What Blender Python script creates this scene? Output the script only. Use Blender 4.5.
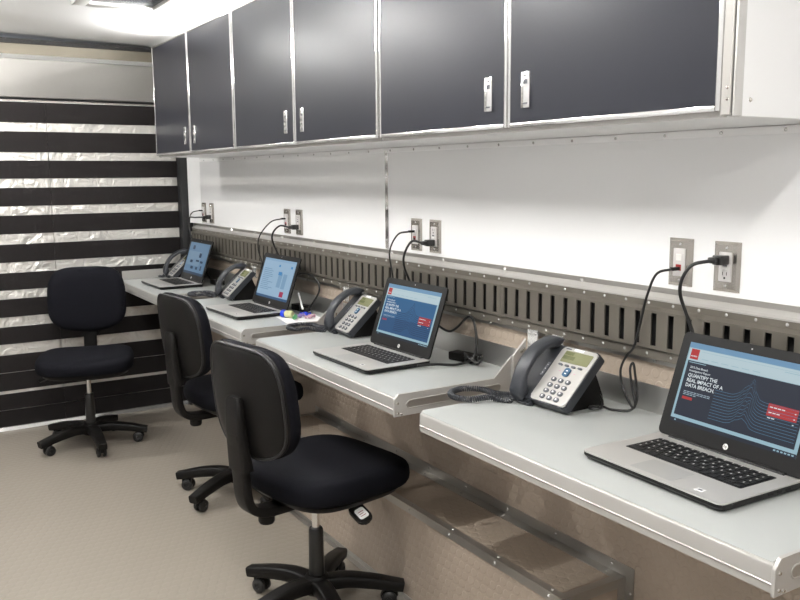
import bpy, bmesh, math, random
from mathutils import Vector, Matrix
random.seed(7)
for o in list(bpy.data.objects): bpy.data.objects.remove(o, do_unlink=True)
SC = bpy.context.scene
C = SC.collection
PI = math.pi

# ------------------------------------------------------------------ camera
EYE = 1.415                      # camera height over the floor
R0 = Vector((0.8503239, -0.52621311, -0.00700199))    # image right, in world axes
R1 = Vector((-0.08352974, -0.12181784, -0.98903144))  # image down
R2 = Vector((0.51958834, 0.84158195, -0.14753906))    # view direction
cam = bpy.data.cameras.new('camera')
camo = bpy.data.objects.new('camera', cam); C.objects.link(camo)
m = Matrix.Identity(4)
for i in range(3):
    m[i][0] = R0[i]; m[i][1] = -R1[i]; m[i][2] = -R2[i]
m[2][3] = EYE
camo.matrix_world = m
cam.sensor_width = 36.0
cam.lens = 842.84 / 800 * 36
cam.clip_start = 0.02
SC.camera = camo

# ------------------------------------------------------------------ world, exposure, lamps
w = bpy.data.worlds.new('world'); SC.world = w; w.use_nodes = True
w.node_tree.nodes['Background'].inputs[0].default_value = (0.8, 0.87, 1, 1)
w.node_tree.nodes['Background'].inputs[1].default_value = 0.3
SC.view_settings.view_transform = 'Standard'
SC.view_settings.look = 'None'
SC.view_settings.gamma = 1
SC.view_settings.use_curve_mapping = False
SC.view_settings.exposure = 0.0
LAMP_S = 165.0                    # radiance of the lamp lenses
LAMP_COL = (1.0, 0.985, 0.955)
FILL_S = 440.0                    # radiance of hidden strips added on the cabinets to brighten the ceiling
LAMP_X = 0.36
LAMPS_Y = (-0.65, 0.40, 1.50, 2.55, 3.58, 4.62)

# ------------------------------------------------------------------ dimensions
XW = 1.633        # right wall plane
XL = -0.80        # left wall plane
YF = 5.08         # end wall plane
YN = -1.60        # wall behind the camera
ZC = 2.185        # ceiling at the middle
ZCS = 2.157       # ceiling at the side walls
XM = (XW + XL) / 2

# ------------------------------------------------------------------ materials
MATS = {}
def mat(name, col, rough=0.5, metal=0.0, spec=0.5, bump=None, var=None, emit=0.0, coat=0.0, trans=0.0):
    """bump=(kind, scale, strength, distance)  var=(scale, amount)"""
    if name in MATS: return MATS[name]
    ma = bpy.data.materials.new(name); ma.use_nodes = True
    nt = ma.node_tree; b = nt.nodes['Principled BSDF']
    c = tuple(col) + (1,)
    b.inputs['Base Color'].default_value = c
    b.inputs['Roughness'].default_value = rough
    b.inputs['Metallic'].default_value = metal
    b.inputs['Specular IOR Level'].default_value = spec
    if coat: b.inputs['Coat Weight'].default_value = coat; b.inputs['Coat Roughness'].default_value = 0.08
    if trans: b.inputs['Transmission Weight'].default_value = trans
    if emit:
        b.inputs['Emission Color'].default_value = c
        b.inputs['Emission Strength'].default_value = emit
    tc = None
    def coord():
        nonlocal tc
        if tc is None: tc = nt.nodes.new('ShaderNodeTexCoord')
        return tc.outputs['Object']
    if var:
        nz = nt.nodes.new('ShaderNodeTexNoise'); nz.inputs['Scale'].default_value = var[0]; nz.inputs['Detail'].default_value = 5
        nt.links.new(coord(), nz.inputs['Vector'])
        mx = nt.nodes.new('ShaderNodeMix'); mx.data_type = 'RGBA'
        a = var[1]
        mx.inputs[6].default_value = tuple(max(0, v * (1 - a)) for v in col) + (1,)
        mx.inputs[7].default_value = tuple(min(1, v * (1 + a)) for v in col) + (1,)
        nt.links.new(nz.outputs['Fac'], mx.inputs[0])
        nt.links.new(mx.outputs[2], b.inputs['Base Color'])
    if bump:
        kind, sc, st, di = bump
        bp = nt.nodes.new('ShaderNodeBump'); bp.inputs['Strength'].default_value = st; bp.inputs['Distance'].default_value = di
        if kind == 'noise':
            t = nt.nodes.new('ShaderNodeTexNoise'); t.inputs['Scale'].default_value = sc; t.inputs['Detail'].default_value = 4
            nt.links.new(coord(), t.inputs['Vector']); nt.links.new(t.outputs['Fac'], bp.inputs['Height'])
        elif kind == 'crumple':
            t = nt.nodes.new('ShaderNodeTexNoise'); t.inputs['Scale'].default_value = sc; t.inputs['Detail'].default_value = 2
            t.inputs['Distortion'].default_value = 1.4
            nt.links.new(coord(), t.inputs['Vector']); nt.links.new(t.outputs['Fac'], bp.inputs['Height'])
        elif kind == 'coin':     # rows of round raised coins, sc = pitch in metres, in two of the three axes
            pitch, axes = sc
            sep = nt.nodes.new('ShaderNodeSeparateXYZ'); nt.links.new(coord(), sep.inputs[0])
            def md(op, *a):
                n = nt.nodes.new('ShaderNodeMath'); n.operation = op
                for i, v in enumerate(a):
                    if isinstance(v, (int, float)): n.inputs[i].default_value = v
                    else: nt.links.new(v, n.inputs[i])
                return n.outputs[0]
            u = md('DIVIDE', sep.outputs[axes[0]], pitch); v = md('DIVIDE', sep.outputs[axes[1]], pitch)
            row = md('FLOOR', v); odd = md('MULTIPLY', md('FLOORED_MODULO', row, 2.0), 0.5)
            fu = md('SUBTRACT', md('FRACT', md('ADD', u, odd)), 0.5); fv = md('SUBTRACT', md('FRACT', v), 0.5)
            r = md('SQRT', md('ADD', md('MULTIPLY', fu, fu), md('MULTIPLY', fv, fv)))
            mr = nt.nodes.new('ShaderNodeMapRange'); mr.inputs[1].default_value = 0.43; mr.inputs[2].default_value = 0.36
            nt.links.new(r, mr.inputs[0]); nt.links.new(mr.outputs[0], bp.inputs['Height'])
        nt.links.new(bp.outputs['Normal'], b.inputs['Normal'])
    MATS[name] = ma
    return ma

M_WALL = mat('white_wall_panel', (0.83, 0.83, 0.83), 0.09, spec=0.45, var=(2.0, 0.01))
M_CEIL = mat('white_ceiling', (0.95, 0.95, 0.95), 0.3)
M_SIDE = mat('white_side_wall', (0.88, 0.88, 0.88), 0.3)
M_LEFT = mat('grey_side_wall', (0.62, 0.62, 0.63), 0.3)
M_FLOOR = mat('coin_floor_vinyl', (0.27, 0.24, 0.202), 0.42, bump=('coin', (0.036, (0, 1)), 0.26, 0.002), var=(1.6, 0.06))
M_COINW = mat('coin_wall_vinyl', (0.40, 0.33, 0.265), 0.55, bump=('coin', (0.030, (1, 2)), 0.55, 0.002), var=(5, 0.07))
M_COINT = mat('coin_top_vinyl', (0.39, 0.325, 0.26), 0.60, bump=('coin', (0.030, (0, 1)), 0.5, 0.002), var=(5, 0.06))
M_ALU = mat('brushed_aluminium', (0.62, 0.61, 0.59), 0.30, 0.9, bump=('noise', 60, 0.06, 0.002))
M_ALUD = mat('dull_aluminium', (0.42, 0.405, 0.38), 0.36, 0.85, bump=('noise', 40, 0.08, 0.002), var=(6, 0.08))
M_ALUW = mat('satin_anodised_edge', (0.45, 0.437, 0.415), 0.34, 0.35, var=(8, 0.03))
M_BRIGHT = mat('polished_trim', (0.83, 0.83, 0.82), 0.14, 0.85)
M_CHROME = mat('chrome', (0.82, 0.82, 0.82), 0.12, 1.0)
M_STEEL = mat('steel_plate', (0.52, 0.49, 0.45), 0.27, 1.0, bump=('noise', 90, 0.05, 0.001))
M_TRACK = mat('grey_track_metal', (0.17, 0.155, 0.13), 0.40, 0.5, var=(12, 0.06))
M_DARK = mat('dark_cavity_shade', (0.012, 0.012, 0.012), 0.8)  # black standing in for the shade inside slots and openings
M_RIVET = mat('rivet_metal', (0.85, 0.84, 0.81), 0.25, 0.6)
M_SKIN = mat('crumpled_door_skin', (0.70, 0.68, 0.64), 0.33, 0.5, bump=('crumple', 16, 0.45, 0.03), var=(14, 0.10))
M_GRIP = mat('black_grip_tape', (0.013, 0.011, 0.011), 0.85, spec=0.2, bump=('noise', 420, 0.8, 0.003), var=(170, 0.6))
M_RUBBER = mat('black_rubber', (0.012, 0.012, 0.013), 0.55)
M_HEAD = mat('header_steel', (0.30, 0.29, 0.275), 0.52, 0.7, bump=('noise', 7, 0.1, 0.02), var=(4, 0.10))
M_HEADB = mat('header_primer', (0.20, 0.178, 0.135), 0.5, 0.2, var=(9, 0.14))
M_FELT = mat('dark_seal_felt', (0.035, 0.034, 0.034), 0.9, bump=('noise', 220, 0.9, 0.004), var=(120, 0.5))
M_DOOR = mat('navy_grey_laminate', (0.015, 0.0165, 0.0245), 0.31, spec=0.36, var=(260, 0.06), bump=('noise', 700, 0.05, 0.001))
M_TOP = mat('pale_grey_worktop', (0.40, 0.415, 0.405), 0.30, spec=0.4, var=(7, 0.02))
M_BLKFAB = mat('black_fabric', (0.0045, 0.0047, 0.007), 0.85, spec=0.1, bump=('noise', 900, 0.4, 0.001))
M_BLKPL = mat('black_plastic', (0.0075, 0.0068, 0.0064), 0.42, spec=0.16, bump=('noise', 500, 0.12, 0.001))
M_BLKGL = mat('black_glossy_plastic', (0.012, 0.012, 0.012), 0.3)
M_LIDBLK = mat('laptop_black', (0.008, 0.0078, 0.0078), 0.38, spec=0.25)
M_SILVER = mat('laptop_silver', (0.60, 0.59, 0.57), 0.33, 0.55)
M_PAD = mat('touchpad_silver', (0.50, 0.50, 0.49), 0.28, 0.5)
M_KEY = mat('key_black', (0.006, 0.006, 0.0065), 0.45, spec=0.25)
M_PHONE = mat('phone_charcoal', (0.035, 0.038, 0.045), 0.36, spec=0.4)
M_PHSIL = mat('phone_silver', (0.46, 0.45, 0.43), 0.35, 0.35)
M_PHKEY = mat('phone_key_slate', (0.10, 0.105, 0.12), 0.35)
M_PHBLUE = mat('phone_nav_blue', (0.03, 0.10, 0.19), 0.3)
M_LCD = mat('lcd_olive', (0.20, 0.205, 0.11), 0.2)
M_LCDD = mat('lcd_olive_dark', (0.12, 0.13, 0.06), 0.25)
M_WHITEPL = mat('white_plastic', (0.80, 0.80, 0.78), 0.35)
M_INSERT = mat('device_grey', (0.60, 0.58, 0.57), 0.35)
M_RED = mat('jack_red', (0.30, 0.02, 0.02), 0.4)
M_PAPER = mat('white_paper', (0.85, 0.84, 0.84), 0.6)
M_BLUE = mat('bright_blue_plastic', (0.012, 0.045, 0.55), 0.3)
M_YEL = mat('pale_yellow_label', (0.50, 0.50, 0.27), 0.45)
M_GRN = mat('green_wrapper', (0.10, 0.30, 0.14), 0.35)
M_PUR = mat('purple_wrapper', (0.22, 0.16, 0.36), 0.3)
M_PINK = mat('pink_wrapper', (0.50, 0.30, 0.36), 0.35)
M_LENS = mat('lamp_lens', LAMP_COL, 0.4, emit=LAMP_S)
M_FILL = mat('added_fill_glow', LAMP_COL, 0.4, emit=FILL_S)  # glow of the strips added to brighten the ceiling
M_DUSK = mat('smoked_vent_lid', (0.05, 0.06, 0.08), 0.25)

# ------------------------------------------------------------------ mesh helpers
def new_bm(): return bmesh.new()
def finish(bm, name, ma, parent=None, smooth=0.6, loc=None):
    bmesh.ops.recalc_face_normals(bm, faces=bm.faces)
    me = bpy.data.meshes.new(name); bm.to_mesh(me); bm.free()
    if smooth:
        me.polygons.foreach_set('use_smooth', [True] * len(me.polygons))
        me.set_sharp_from_angle(angle=smooth)
    return link(name, me, ma, parent, loc)
def link(name, me, ma, parent=None, loc=None):
    if ma is not None and len(me.materials) == 0: me.materials.append(ma)
    o = bpy.data.objects.new(name, me); C.objects.link(o)
    if parent is not None: o.parent = parent
    if loc is not None: o.location = loc
    return o
def box(bm, x0, x1, y0, y1, z0, z1, M=None):
    vs = [bm.verts.new((x, y, z)) for x in (x0, x1) for y in (y0, y1) for z in (z0, z1)]
    for f in ((0, 1, 3, 2), (4, 6, 7, 5), (0, 4, 5, 1), (2, 3, 7, 6), (0, 2, 6, 4), (1, 5, 7, 3)):
        bm.faces.new([vs[i] for i in f])
    if M is not None:
        for v in vs: v.co = M @ v.co
    return vs
def rbox(bm, x0, x1, y0, y1, z0, z1, r=0.003, seg=2, M=None):
    b = bmesh.new(); box(b, x0, x1, y0, y1, z0, z1)
    bmesh.ops.bevel(b, geom=list(b.edges), offset=r, segments=seg, affect='EDGES', profile=0.5)
    merge(bm, b, M)
def merge(bm, b, M=None):
    mp = {}
    for v in b.verts: mp[v] = bm.verts.new(M @ v.co if M is not None else v.co)
    for f in b.faces:
        try: bm.faces.new([mp[v] for v in f.verts])
        except ValueError: pass
    b.free()
def prism(bm, pts, a0, a1, fn):
    """extrude polygon pts (u,v) from a0 to a1; fn(u,v,a)->xyz"""
    A = [bm.verts.new(fn(u, v, a0)) for u, v in pts]; B = [bm.verts.new(fn(u, v, a1)) for u, v in pts]
    n = len(pts)
    bm.faces.new(A); bm.faces.new(B[::-1])
    for i in range(n): bm.faces.new([A[i], B[i], B[(i + 1) % n], A[(i + 1) % n]])
XZ = lambda u, v, a: (u, a, v)
XY = lambda u, v, a: (u, v, a)
YZ = lambda u, v, a: (a, u, v)
def cyl(bm, p0, p1, r0, r1=None, n=16, cap=True):
    if r1 is None: r1 = r0
    p0 = Vector(p0); p1 = Vector(p1); d = (p1 - p0).normalized()
    t = Vector((0, 0, 1)) if abs(d.z) < 0.9 else Vector((1, 0, 0))
    a = d.cross(t).normalized(); b = d.cross(a)
    A = []; B = []
    for i in range(n):
        c, s = math.cos(2 * PI * i / n), math.sin(2 * PI * i / n)
        A.append(bm.verts.new(p0 + (a * c + b * s) * r0)); B.append(bm.verts.new(p1 + (a * c + b * s) * r1))
    for i in range(n): bm.faces.new([A[i], A[(i + 1) % n], B[(i + 1) % n], B[i]])
    if cap: bm.faces.new(A[::-1]); bm.faces.new(B)
def lathe(bm, prof, n=20, M=None):
    """prof: (r,z) list; r=0 at the ends closes"""
    rings = []
    for r, z in prof:
        if r < 1e-6:
            rings.append([bm.verts.new((0, 0, z))])
        else:
            rings.append([bm.verts.new((r * math.cos(2 * PI * i / n), r * math.sin(2 * PI * i / n), z)) for i in range(n)])
    for a, b in zip(rings, rings[1:]):
        for i in range(n):
            j = (i + 1) % n
            if len(a) == 1 and len(b) == 1: continue
            if len(a) == 1: bm.faces.new([a[0], b[i], b[j]])
            elif len(b) == 1: bm.faces.new([a[i], a[j], b[0]])
            else: bm.faces.new([a[i], a[j], b[j], b[i]])
    if M is not None:
        for rg in rings:
            for v in rg: v.co = M @ v.co
def spline(pts, k=8):
    P = [Vector(p) for p in pts]; out = []
    Q = [P[0] * 2 - P[1]] + P + [P[-1] * 2 - P[-2]]
    for i in range(1, len(Q) - 2):
        a, b, c, d = Q[i - 1], Q[i], Q[i + 1], Q[i + 2]
        for j in range(k):
            t = j / k
            out.append(0.5 * ((2 * b) + (c - a) * t + (2 * a - 5 * b + 4 * c - d) * t * t + (3 * b - a - 3 * c + d) * t ** 3))
    out.append(P[-1]); return out
def tube(bm, path, rad, n=8, flat=None, up=None):
    """sweep a circle (or flat=(half_w, half_t) rounded bar, with fixed side vector up) along path"""
    P = [Vector(p) for p in path]; rings = []; prev = None
    for i, p in enumerate(P):
        d = (P[min(i + 1, len(P) - 1)] - P[max(i - 1, 0)]).normalized()
        if up is not None:
            a = Vector(up); b = d.cross(a).normalized()
        else:
            if prev is None:
                t = Vector((0, 0, 1)) if abs(d.z) < 0.9 else Vector((1, 0, 0))
                a = d.cross(t).normalized()
            else:
                a = (prev - d * prev.dot(d)).normalized()
            prev = a; b = d.cross(a)
        r = rad(i / (len(P) - 1)) if callable(rad) else rad
        ring = []
        for k in range(n):
            th = 2 * PI * k / n; c, s = math.cos(th), math.sin(th)
            if flat:
                hw, ht = flat(i / (len(P) - 1)) if callable(flat) else flat
                e = 0.35
                ring.append(bm.verts.new(p + a * hw * math.copysign(abs(c) ** e, c) + b * ht * math.copysign(abs(s) ** e, s)))
            else: ring.append(bm.verts.new(p + (a * c + b * s) * r))
        rings.append(ring)
    for A, B in zip(rings, rings[1:]):
        for k in range(n): bm.faces.new([A[k], A[(k + 1) % n], B[(k + 1) % n], B[k]])
    bm.faces.new(rings[0][::-1]); bm.faces.new(rings[-1])
def rpoly(x0, x1, y0, y1, r, n=5):
    """rounded rectangle outline"""
    pts = []
    for cx, cy, a in ((x1 - r, y1 - r, 0), (x0 + r, y1 - r, 90), (x0 + r, y0 + r, 180), (x1 - r, y0 + r, 270)):
        for k in range(n + 1):
            t = math.radians(a + 90 * k / n); pts.append((cx + r * math.cos(t), cy + r * math.sin(t)))
    return pts
def pad(bm, hw, hd, rings, e=3.2, n=40, fn=None):
    """stack of superellipse rings: (scale, z, inset); closes at both ends"""
    R = []
    for s, z in rings:
        ring = []
        for i in range(n):
            t = 2 * PI * i / n; c, si = math.cos(t), math.sin(t)
            e_ = e(si) if callable(e) else e
            x = hw * s * math.copysign(abs(c) ** (2 / e_), c); y = hd * s * math.copysign(abs(si) ** (2 / e_), si)
            p = (x, y, z); ring.append(bm.verts.new(fn(*p) if fn else p))
        R.append(ring)
    for A, B in zip(R, R[1:]):
        for k in range(n): bm.faces.new([A[k], A[(k + 1) % n], B[(k + 1) % n], B[k]])
    bm.faces.new(R[0][::-1]); bm.faces.new(R[-1])

def tag(o, label, cat, group=None, kind=None):
    o['label'] = label; o['category'] = cat
    if group: o['group'] = group
    if kind: o['kind'] = kind
    return o
def thing(name, label, cat, loc=(0, 0, 0), rz=0.0, group=None):
    o = bpy.data.objects.new(name, None); C.objects.link(o)
    o.empty_display_size = 0.05
    o.location = loc; o.rotation_euler = (0, 0, rz)
    return tag(o, label, cat, group)
def struct(o, label, cat):
    o['kind'] = 'structure'; return tag(o, label, cat)
def stuff(o): o['kind'] = 'stuff'; return o
def dup(root, loc, rz, label):
    r = root.copy(); C.objects.link(r); r.location = loc; r.rotation_euler = (0, 0, rz); r['label'] = label
    for ch in list(root.children):
        c = ch.copy(); C.objects.link(c); c.parent = r
        for g in list(ch.children):
            d = g.copy(); C.objects.link(d); d.parent = c
    return r
def text_mesh(s, size, M, bold=0.0, align='LEFT'):
    cu = bpy.data.curves.new('lettering', 'FONT'); cu.body = s; cu.size = size; cu.offset = bold; cu.align_x = align
    cu.resolution_u = 2
    o = bpy.data.objects.new('lettering', cu)
    me = bpy.data.meshes.new_from_object(o)
    me.transform(M)
    bpy.data.objects.remove(o); bpy.data.curves.remove(cu)
    return me

# ================================================================== SETTING
def quad_obj(name, pts, ma):
    bm = new_bm(); bm.faces.new([bm.verts.new(p) for p in pts]); return finish(bm, name, ma, smooth=0)
bm = new_bm(); box(bm, XL - 0.1, XW + 0.1, YN - 0.1, YF + 0.25, -0.06, 0.0)
struct(finish(bm, 'floor', M_FLOOR, smooth=0), 'beige coin-patterned vinyl floor of the trailer', 'floor')
bm = new_bm(); prism(bm, [(XL - 0.1, ZCS - 0.002), (XM, ZC), (XW + 0.1, ZCS - 0.002), (XW + 0.1, ZC + 0.1), (XL - 0.1, ZC + 0.1)], YN - 0.1, YF + 0.25, XZ)
struct(finish(bm, 'ceiling', M_CEIL, smooth=0), 'bright white ceiling with a slight crown', 'ceiling')
bm = new_bm(); box(bm, XL - 0.1, XL, YN - 0.1, YF + 0.25, 0, ZCS)
struct(finish(bm, 'wall_left', M_LEFT, smooth=0), 'plain grey side wall opposite the desks', 'wall')
bm = new_bm(); box(bm, XL, XW, YN - 0.1, YN, 0, ZCS)
struct(finish(bm, 'wall_near', M_LEFT, smooth=0), 'plain grey end wall opposite the striped door', 'wall')

# right wall: core, white panels above the track, coin vinyl below
bm = new_bm(); box(bm, XW + 0.004, XW + 0.1, YN - 0.1, YF + 0.25, 0, ZCS)
wall = struct(finish(bm, 'wall_right', M_SIDE, smooth=0), 'side wall with white panels above and coin vinyl below', 'wall')
for a, b in ((YN, -0.0), (0.003, 2.726), (2.732, YF)):
    bm = new_bm(); box(bm, XW, XW + 0.0035, a, b, 1.05, ZCS)
    finish(bm, 'wall_panel', M_WALL, wall, smooth=0)
bm = new_bm(); box(bm, XW, XW + 0.0035, YN, YF, 0, 1.049)
finish(bm, 'lower_panel', M_COINW, wall, smooth=0)
# seam strip between two wall panels
bm = new_bm(); rbox(bm, XW - 0.004, XW - 0.0002, 2.717, 2.741, 1.137, 1.511, 0.001, 1)
t1 = struct(finish(bm, 'trim_1', M_CHROME), 'bright vertical metal strip covering the white panel seam', 'trim')
bm = new_bm()
for z in (1.17, 1.29, 1.41, 1.49):
    lathe(bm, [(0.0, 0.003), (0.004, 0.002), (0.006, 0.0)], 8, Matrix.Translation((XW - 0.004, 2.729, z)) @ Matrix.Rotation(-PI / 2, 4, 'Y'))
stuff(finish(bm, 'rivets', M_RIVET, t1))
# corner post
bm = new_bm(); prism(bm, [(XW - 0.0002, 4.87), (XW - 0.010, 4.90), (XW - 0.022, 5.0), (XW - 0.03, 5.062), (XW - 0.0002, 5.062)], 1.135, ZCS - 0.001, XY)
struct(finish(bm, 'trim_2', M_SIDE), 'pale vertical corner cover beside the striped door', 'trim')
# strip with dashes where the cabinets meet the wall
bm = new_bm(); prism(bm, [(XW - 0.0002, 1.510), (XW - 0.0002, 1.494), (XW - 0.003, 1.494), (XW - 0.005, 1.510)], 1.0, 4.86, XZ)
t3 = struct(finish(bm, 'trim_3', M_SIDE), 'thin white strip under the overhead cabinets', 'trim')
bm = new_bm()
y = 1.1
while y < 4.85:
    lathe(bm, [(0.0, 0.002), (0.003, 0.0015), (0.0045, 0.0)], 8, Matrix.Translation((XW - 0.0040, y, 1.502)) @ Matrix.Rotation(-PI / 2, 4, 'Y')); y += 0.16
stuff(finish(bm, 'rivets', M_RIVET, t3))

# ---- end wall: ramp door with grip strips, header above
Zs = lambda z: z + EYE
bm = new_bm(); box(bm, XL, XW, YF + 0.05, YF + 0.15, 0, ZCS)
endw = struct(finish(bm, 'wall_far', M_RUBBER, smooth=0), 'end wall filled by a ramp door striped black and silver', 'wall')
XS = 0.841; DX1 = 1.56
for a, b in ((XL, XS - 0.0015), (XS + 0.0015, DX1)):
    bm = new_bm()
    box(bm, a, b, YF, YF + 0.045, 0.022, Zs(0.408))
    finish(bm, 'door_skin', M_SKIN, endw, smooth=0)
STR = [(.294, .404), (.134, .246), (-.009, .089), (-.159, -.059), (-.311, -.21), (-.467, -.368), (-.621, -.526), (-.771, -.671), (-.923, -.827), (-1.083, -.985), (-1.187, -1.086), (-1.296, -1.205), (-1.392, -1.299)]
for z0, z1 in STR:
    for a, b in ((XL, XS - 0.0005), (XS + 0.0005, DX1)):
        bm = new_bm(); box(bm, a, b, YF - 0.004, YF + 0.001, Zs(z0), Zs(z1))
        finish(bm, 'grip_strip', M_GRIP, endw, smooth=0)
bm = new_bm(); rbox(bm, DX1 + 0.004, XW - 0.0005, YF - 0.055, YF + 0.05, 0.0, Zs(0.41), 0.006, 2)
struct(finish(bm, 'trim_4', M_RUBBER), 'black rubber door seal in the corner by the striped door', 'trim')
bm = new_bm(); prism(bm, [(YF - 0.03, 0.0005), (YF + 0.04, 0.0005), (YF + 0.04, 0.022), (YF - 0.012, 0.022), (YF - 0.03, 0.006)], XL, DX1, YZ and (lambda u, v, a: (a, u, v)))
struct(finish(bm, 'trim_5', M_BRIGHT), 'bright metal threshold strip at the foot of the striped door', 'trim')
# header: steel box with lip, primer band, felt seal
bm = new_bm(); box(bm, XL, XW, YF - 0.004, YF + 0.045, Zs(.4095), Zs(.4145)); 
finish(bm, 'drip_edge', M_STEEL, endw, smooth=0)
bm = new_bm(); box(bm, XL, XW, YF + 0.01, YF + 0.045, Zs(.416), Zs(.4275))
finish(bm, 'door_gap_seal', M_RUBBER, endw, smooth=0)
bm = new_bm(); prism(bm, [(YF + 0.05, Zs(.428)), (YF - 0.02, Zs(.428)), (YF - 0.022, Zs(.435)), (YF - 0.022, Zs(.56)), (YF - 0.026, Zs(.629)), (YF + 0.05, Zs(.629))], XL, XW, lambda u, v, a: (a, u, v))
finish(bm, 'header_beam', M_HEAD, endw, smooth=0.3)
bm = new_bm(); prism(bm, [(YF + 0.05, Zs(.6295)), (YF - 0.034, Zs(.6295)), (YF - 0.022, Zs(.6535)), (YF + 0.05, Zs(.6535))], XL, XW, lambda u, v, a: (a, u, v))
finish(bm, 'header_lip', M_BRIGHT, endw, smooth=0)
bm = new_bm(); box(bm, XL, XW, YF - 0.002, YF + 0.05, Zs(.654), Zs(.712))
finish(bm, 'header_band', M_HEADB, endw, smooth=0)
bm = new_bm(); box(bm, XL, XW, YF - 0.016, YF + 0.05, Zs(.712), ZCS - 0.004)
finish(bm, 'header_felt', M_FELT, endw, smooth=0)

# ---- backing strip for the slotted track
bm = new_bm(); box(bm, XW - 0.003, XW - 0.0002, YN, 5.01, Zs(-.474), Zs(-.281))
t6 = struct(finish(bm, 'trim_6', M_ALUD, smooth=0), 'long grey metal backing strip riveted to the wall behind the slotted track', 'trim')
bm = new_bm()
y = 0.35
while y < 5.0:
    for z in (-.291, -.466):
        lathe(bm, [(0.0, 0.004), (0.004, 0.003), (0.0065, 0.0)], 8, Matrix.Translation((XW - 0.003, y + (0.07 if z < -.4 else 0), Zs(z))) @ Matrix.Rotation(-PI / 2, 4, 'Y'))
    y += 0.335
stuff(finish(bm, 'rivets', M_RIVET, t6))

# ---- slotted wall tracks
PITCH = 0.0521
def track(y0, n, label):
    t = thing('slotted_wall_track', label, 'wall track', (XW - 0.003, y0, Zs(-.378)), 0, 'slotted tracks on the wall')
    L = n * PITCH - 0.0012
    zt, zb = 0.078, -0.079
    F0, F1 = -0.025, -0.036        # flange face, slot face
    bm = new_bm()
    # upper and lower flanges with bevelled lips (profile u = x, v = z)
    prism(bm, [(-0.0002, zt + 0.002), (F0 + 0.006, zt - 0.006), (F0, zt - 0.010), (F0, zt - 0.026), (F1, zt - 0.034), (F1, zt - 0.040), (F1 + 0.003, zt - 0.040), (F1 + 0.003, zt - 0.033), (F0 + 0.003, zt - 0.024), (F0 + 0.003, zt - 0.011), (-0.0002, zt - 0.004)], 0, L, XZ)
    prism(bm, [(-0.0002, zb), (F0, zb), (F0, zb + 0.022), (F1, zb + 0.028), (F1, zb + 0.036), (F1 + 0.003, zb + 0.036), (F1 + 0.003, zb + 0.030), (F0 + 0.003, zb + 0.024), (F0 + 0.003, zb + 0.003), (-0.0002, zb + 0.003)], 0, L, XZ)
    z0, z1 = zb + 0.036, zt - 0.040
    hw = 0.0085
    for i in range(n + 1):           # webs between the punched slots
        a = 0 if i == 0 else (i - 0.5) * PITCH + hw
        b = L if i == n else (i + 0.5) * PITCH - hw
        box(bm, F1, F1 + 0.004, a, b, z0 - 0.0005, z1 + 0.0005)
    finish(bm, 'rail', M_TRACK, t, smooth=0)
    bm = new_bm(); prism(bm, [(-0.0003, zt + 0.006), (F0 + 0.004, zt - 0.002), (F0 - 0.0012, zt - 0.007), (F0 - 0.0012, zt - 0.0105), (F0 + 0.0005, zt - 0.0105), (F0 + 0.0005, zt - 0.009), (-0.0003, zt + 0.003)], 0, L, XZ)
    finish(bm, 'lit_top_lip', M_ALUW, t, smooth=0)  # brighter metal paints the light that the upward bevel catches
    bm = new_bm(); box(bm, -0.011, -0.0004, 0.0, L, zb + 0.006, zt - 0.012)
    finish(bm, 'cavity_shade', M_DARK, t, smooth=0)  # black slab added to paint the shade inside the slots
    bm = new_bm()
    k = 0.02
    while k < L - 0.01:
        for zz in (zt - 0.018, zb + 0.012):
            lathe(bm, [(0.0, 0.003), (0.0025, 0.0024), (0.0042, 0.0)], 7, Matrix.Translation((F0, k, zz)) @ Matrix.Rotation(-PI / 2, 4, 'Y'))
        k += 0.075
    stuff(finish(bm, 'screws', M_RIVET, t))
    return t
tr_y = [-0.088, 2.001 - 20 * PITCH * 1.0, 2.001]
track(2.001 - 40 * PITCH, 20, 'grey slotted wall track below the outlet of the near-black web page laptop')
track(2.001 - 20 * PITCH, 20, 'grey slotted metal track behind the phone next to the near-black web page laptop')
track(2.001, 30, 'grey slotted metal track behind the blue web page laptop, running past the panel seam strip')
track(2.001 + 30 * PITCH, 27, 'grey slotted metal track ending at the black-striped door corner')

# ---- wheel box below the desks
BX0, BY0, BY1, BZ = 1.405, 1.498, 3.385, 0.339
wb = thing('wheel_box', 'low coin-patterned box with metal corner angles on the floor under the desks', 'wheel box', (BX0, BY0, 0))
bx, by = XW - BX0 - 0.0008, BY1 - BY0
bm = new_bm(); box(bm, 0, 0.006, 0, by, 0.001, BZ - 0.006); finish(bm, 'front_panel', M_COINW, wb, smooth=0)
bm = new_bm(); box(bm, 0, bx, 0, by, BZ - 0.006, BZ); finish(bm, 'top_panel', M_COINT, wb, smooth=0)
for e in (0, 1):
    bm = new_bm(); ya, yb = (0.0, 0.006) if e == 0 else (by - 0.006, by)
    box(bm, 0.006, bx, ya, yb, 0.001, BZ - 0.006); finish(bm, 'end_panel', M_COINW, wb, smooth=0)
def angle(name, a):
    bm = new_bm()
    for q in a: box(bm, *q)
    return finish(bm, name, M_ALUD, wb, smooth=0)
T = 0.002
angle('corner_angle', [(-T, 0.022, -T, by + T, BZ, BZ + T), (-T, 0, -T, by + T, BZ - 0.024, BZ)])
angle('corner_angle', [(bx - 0.034, bx, -T, by, BZ, BZ + T), (bx - T, bx, -T, by, BZ + T, BZ + 0.034)])
angle('corner_angle', [(0.022, bx - 0.034, -T, 0.022, BZ, BZ + T), (0, bx, -T, 0, BZ - 0.024, BZ)])
angle('corner_angle', [(0.022, bx - 0.034, by - 0.022, by + T, BZ, BZ + T), (0, bx, by, by + T, BZ - 0.024, BZ)])
angle('corner_angle', [(bx - T, bx, -0.03, -T, 0.0, BZ + 0.034), (bx - 0.03, bx, -T, 0, 0, BZ - 0.024)])
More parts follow.
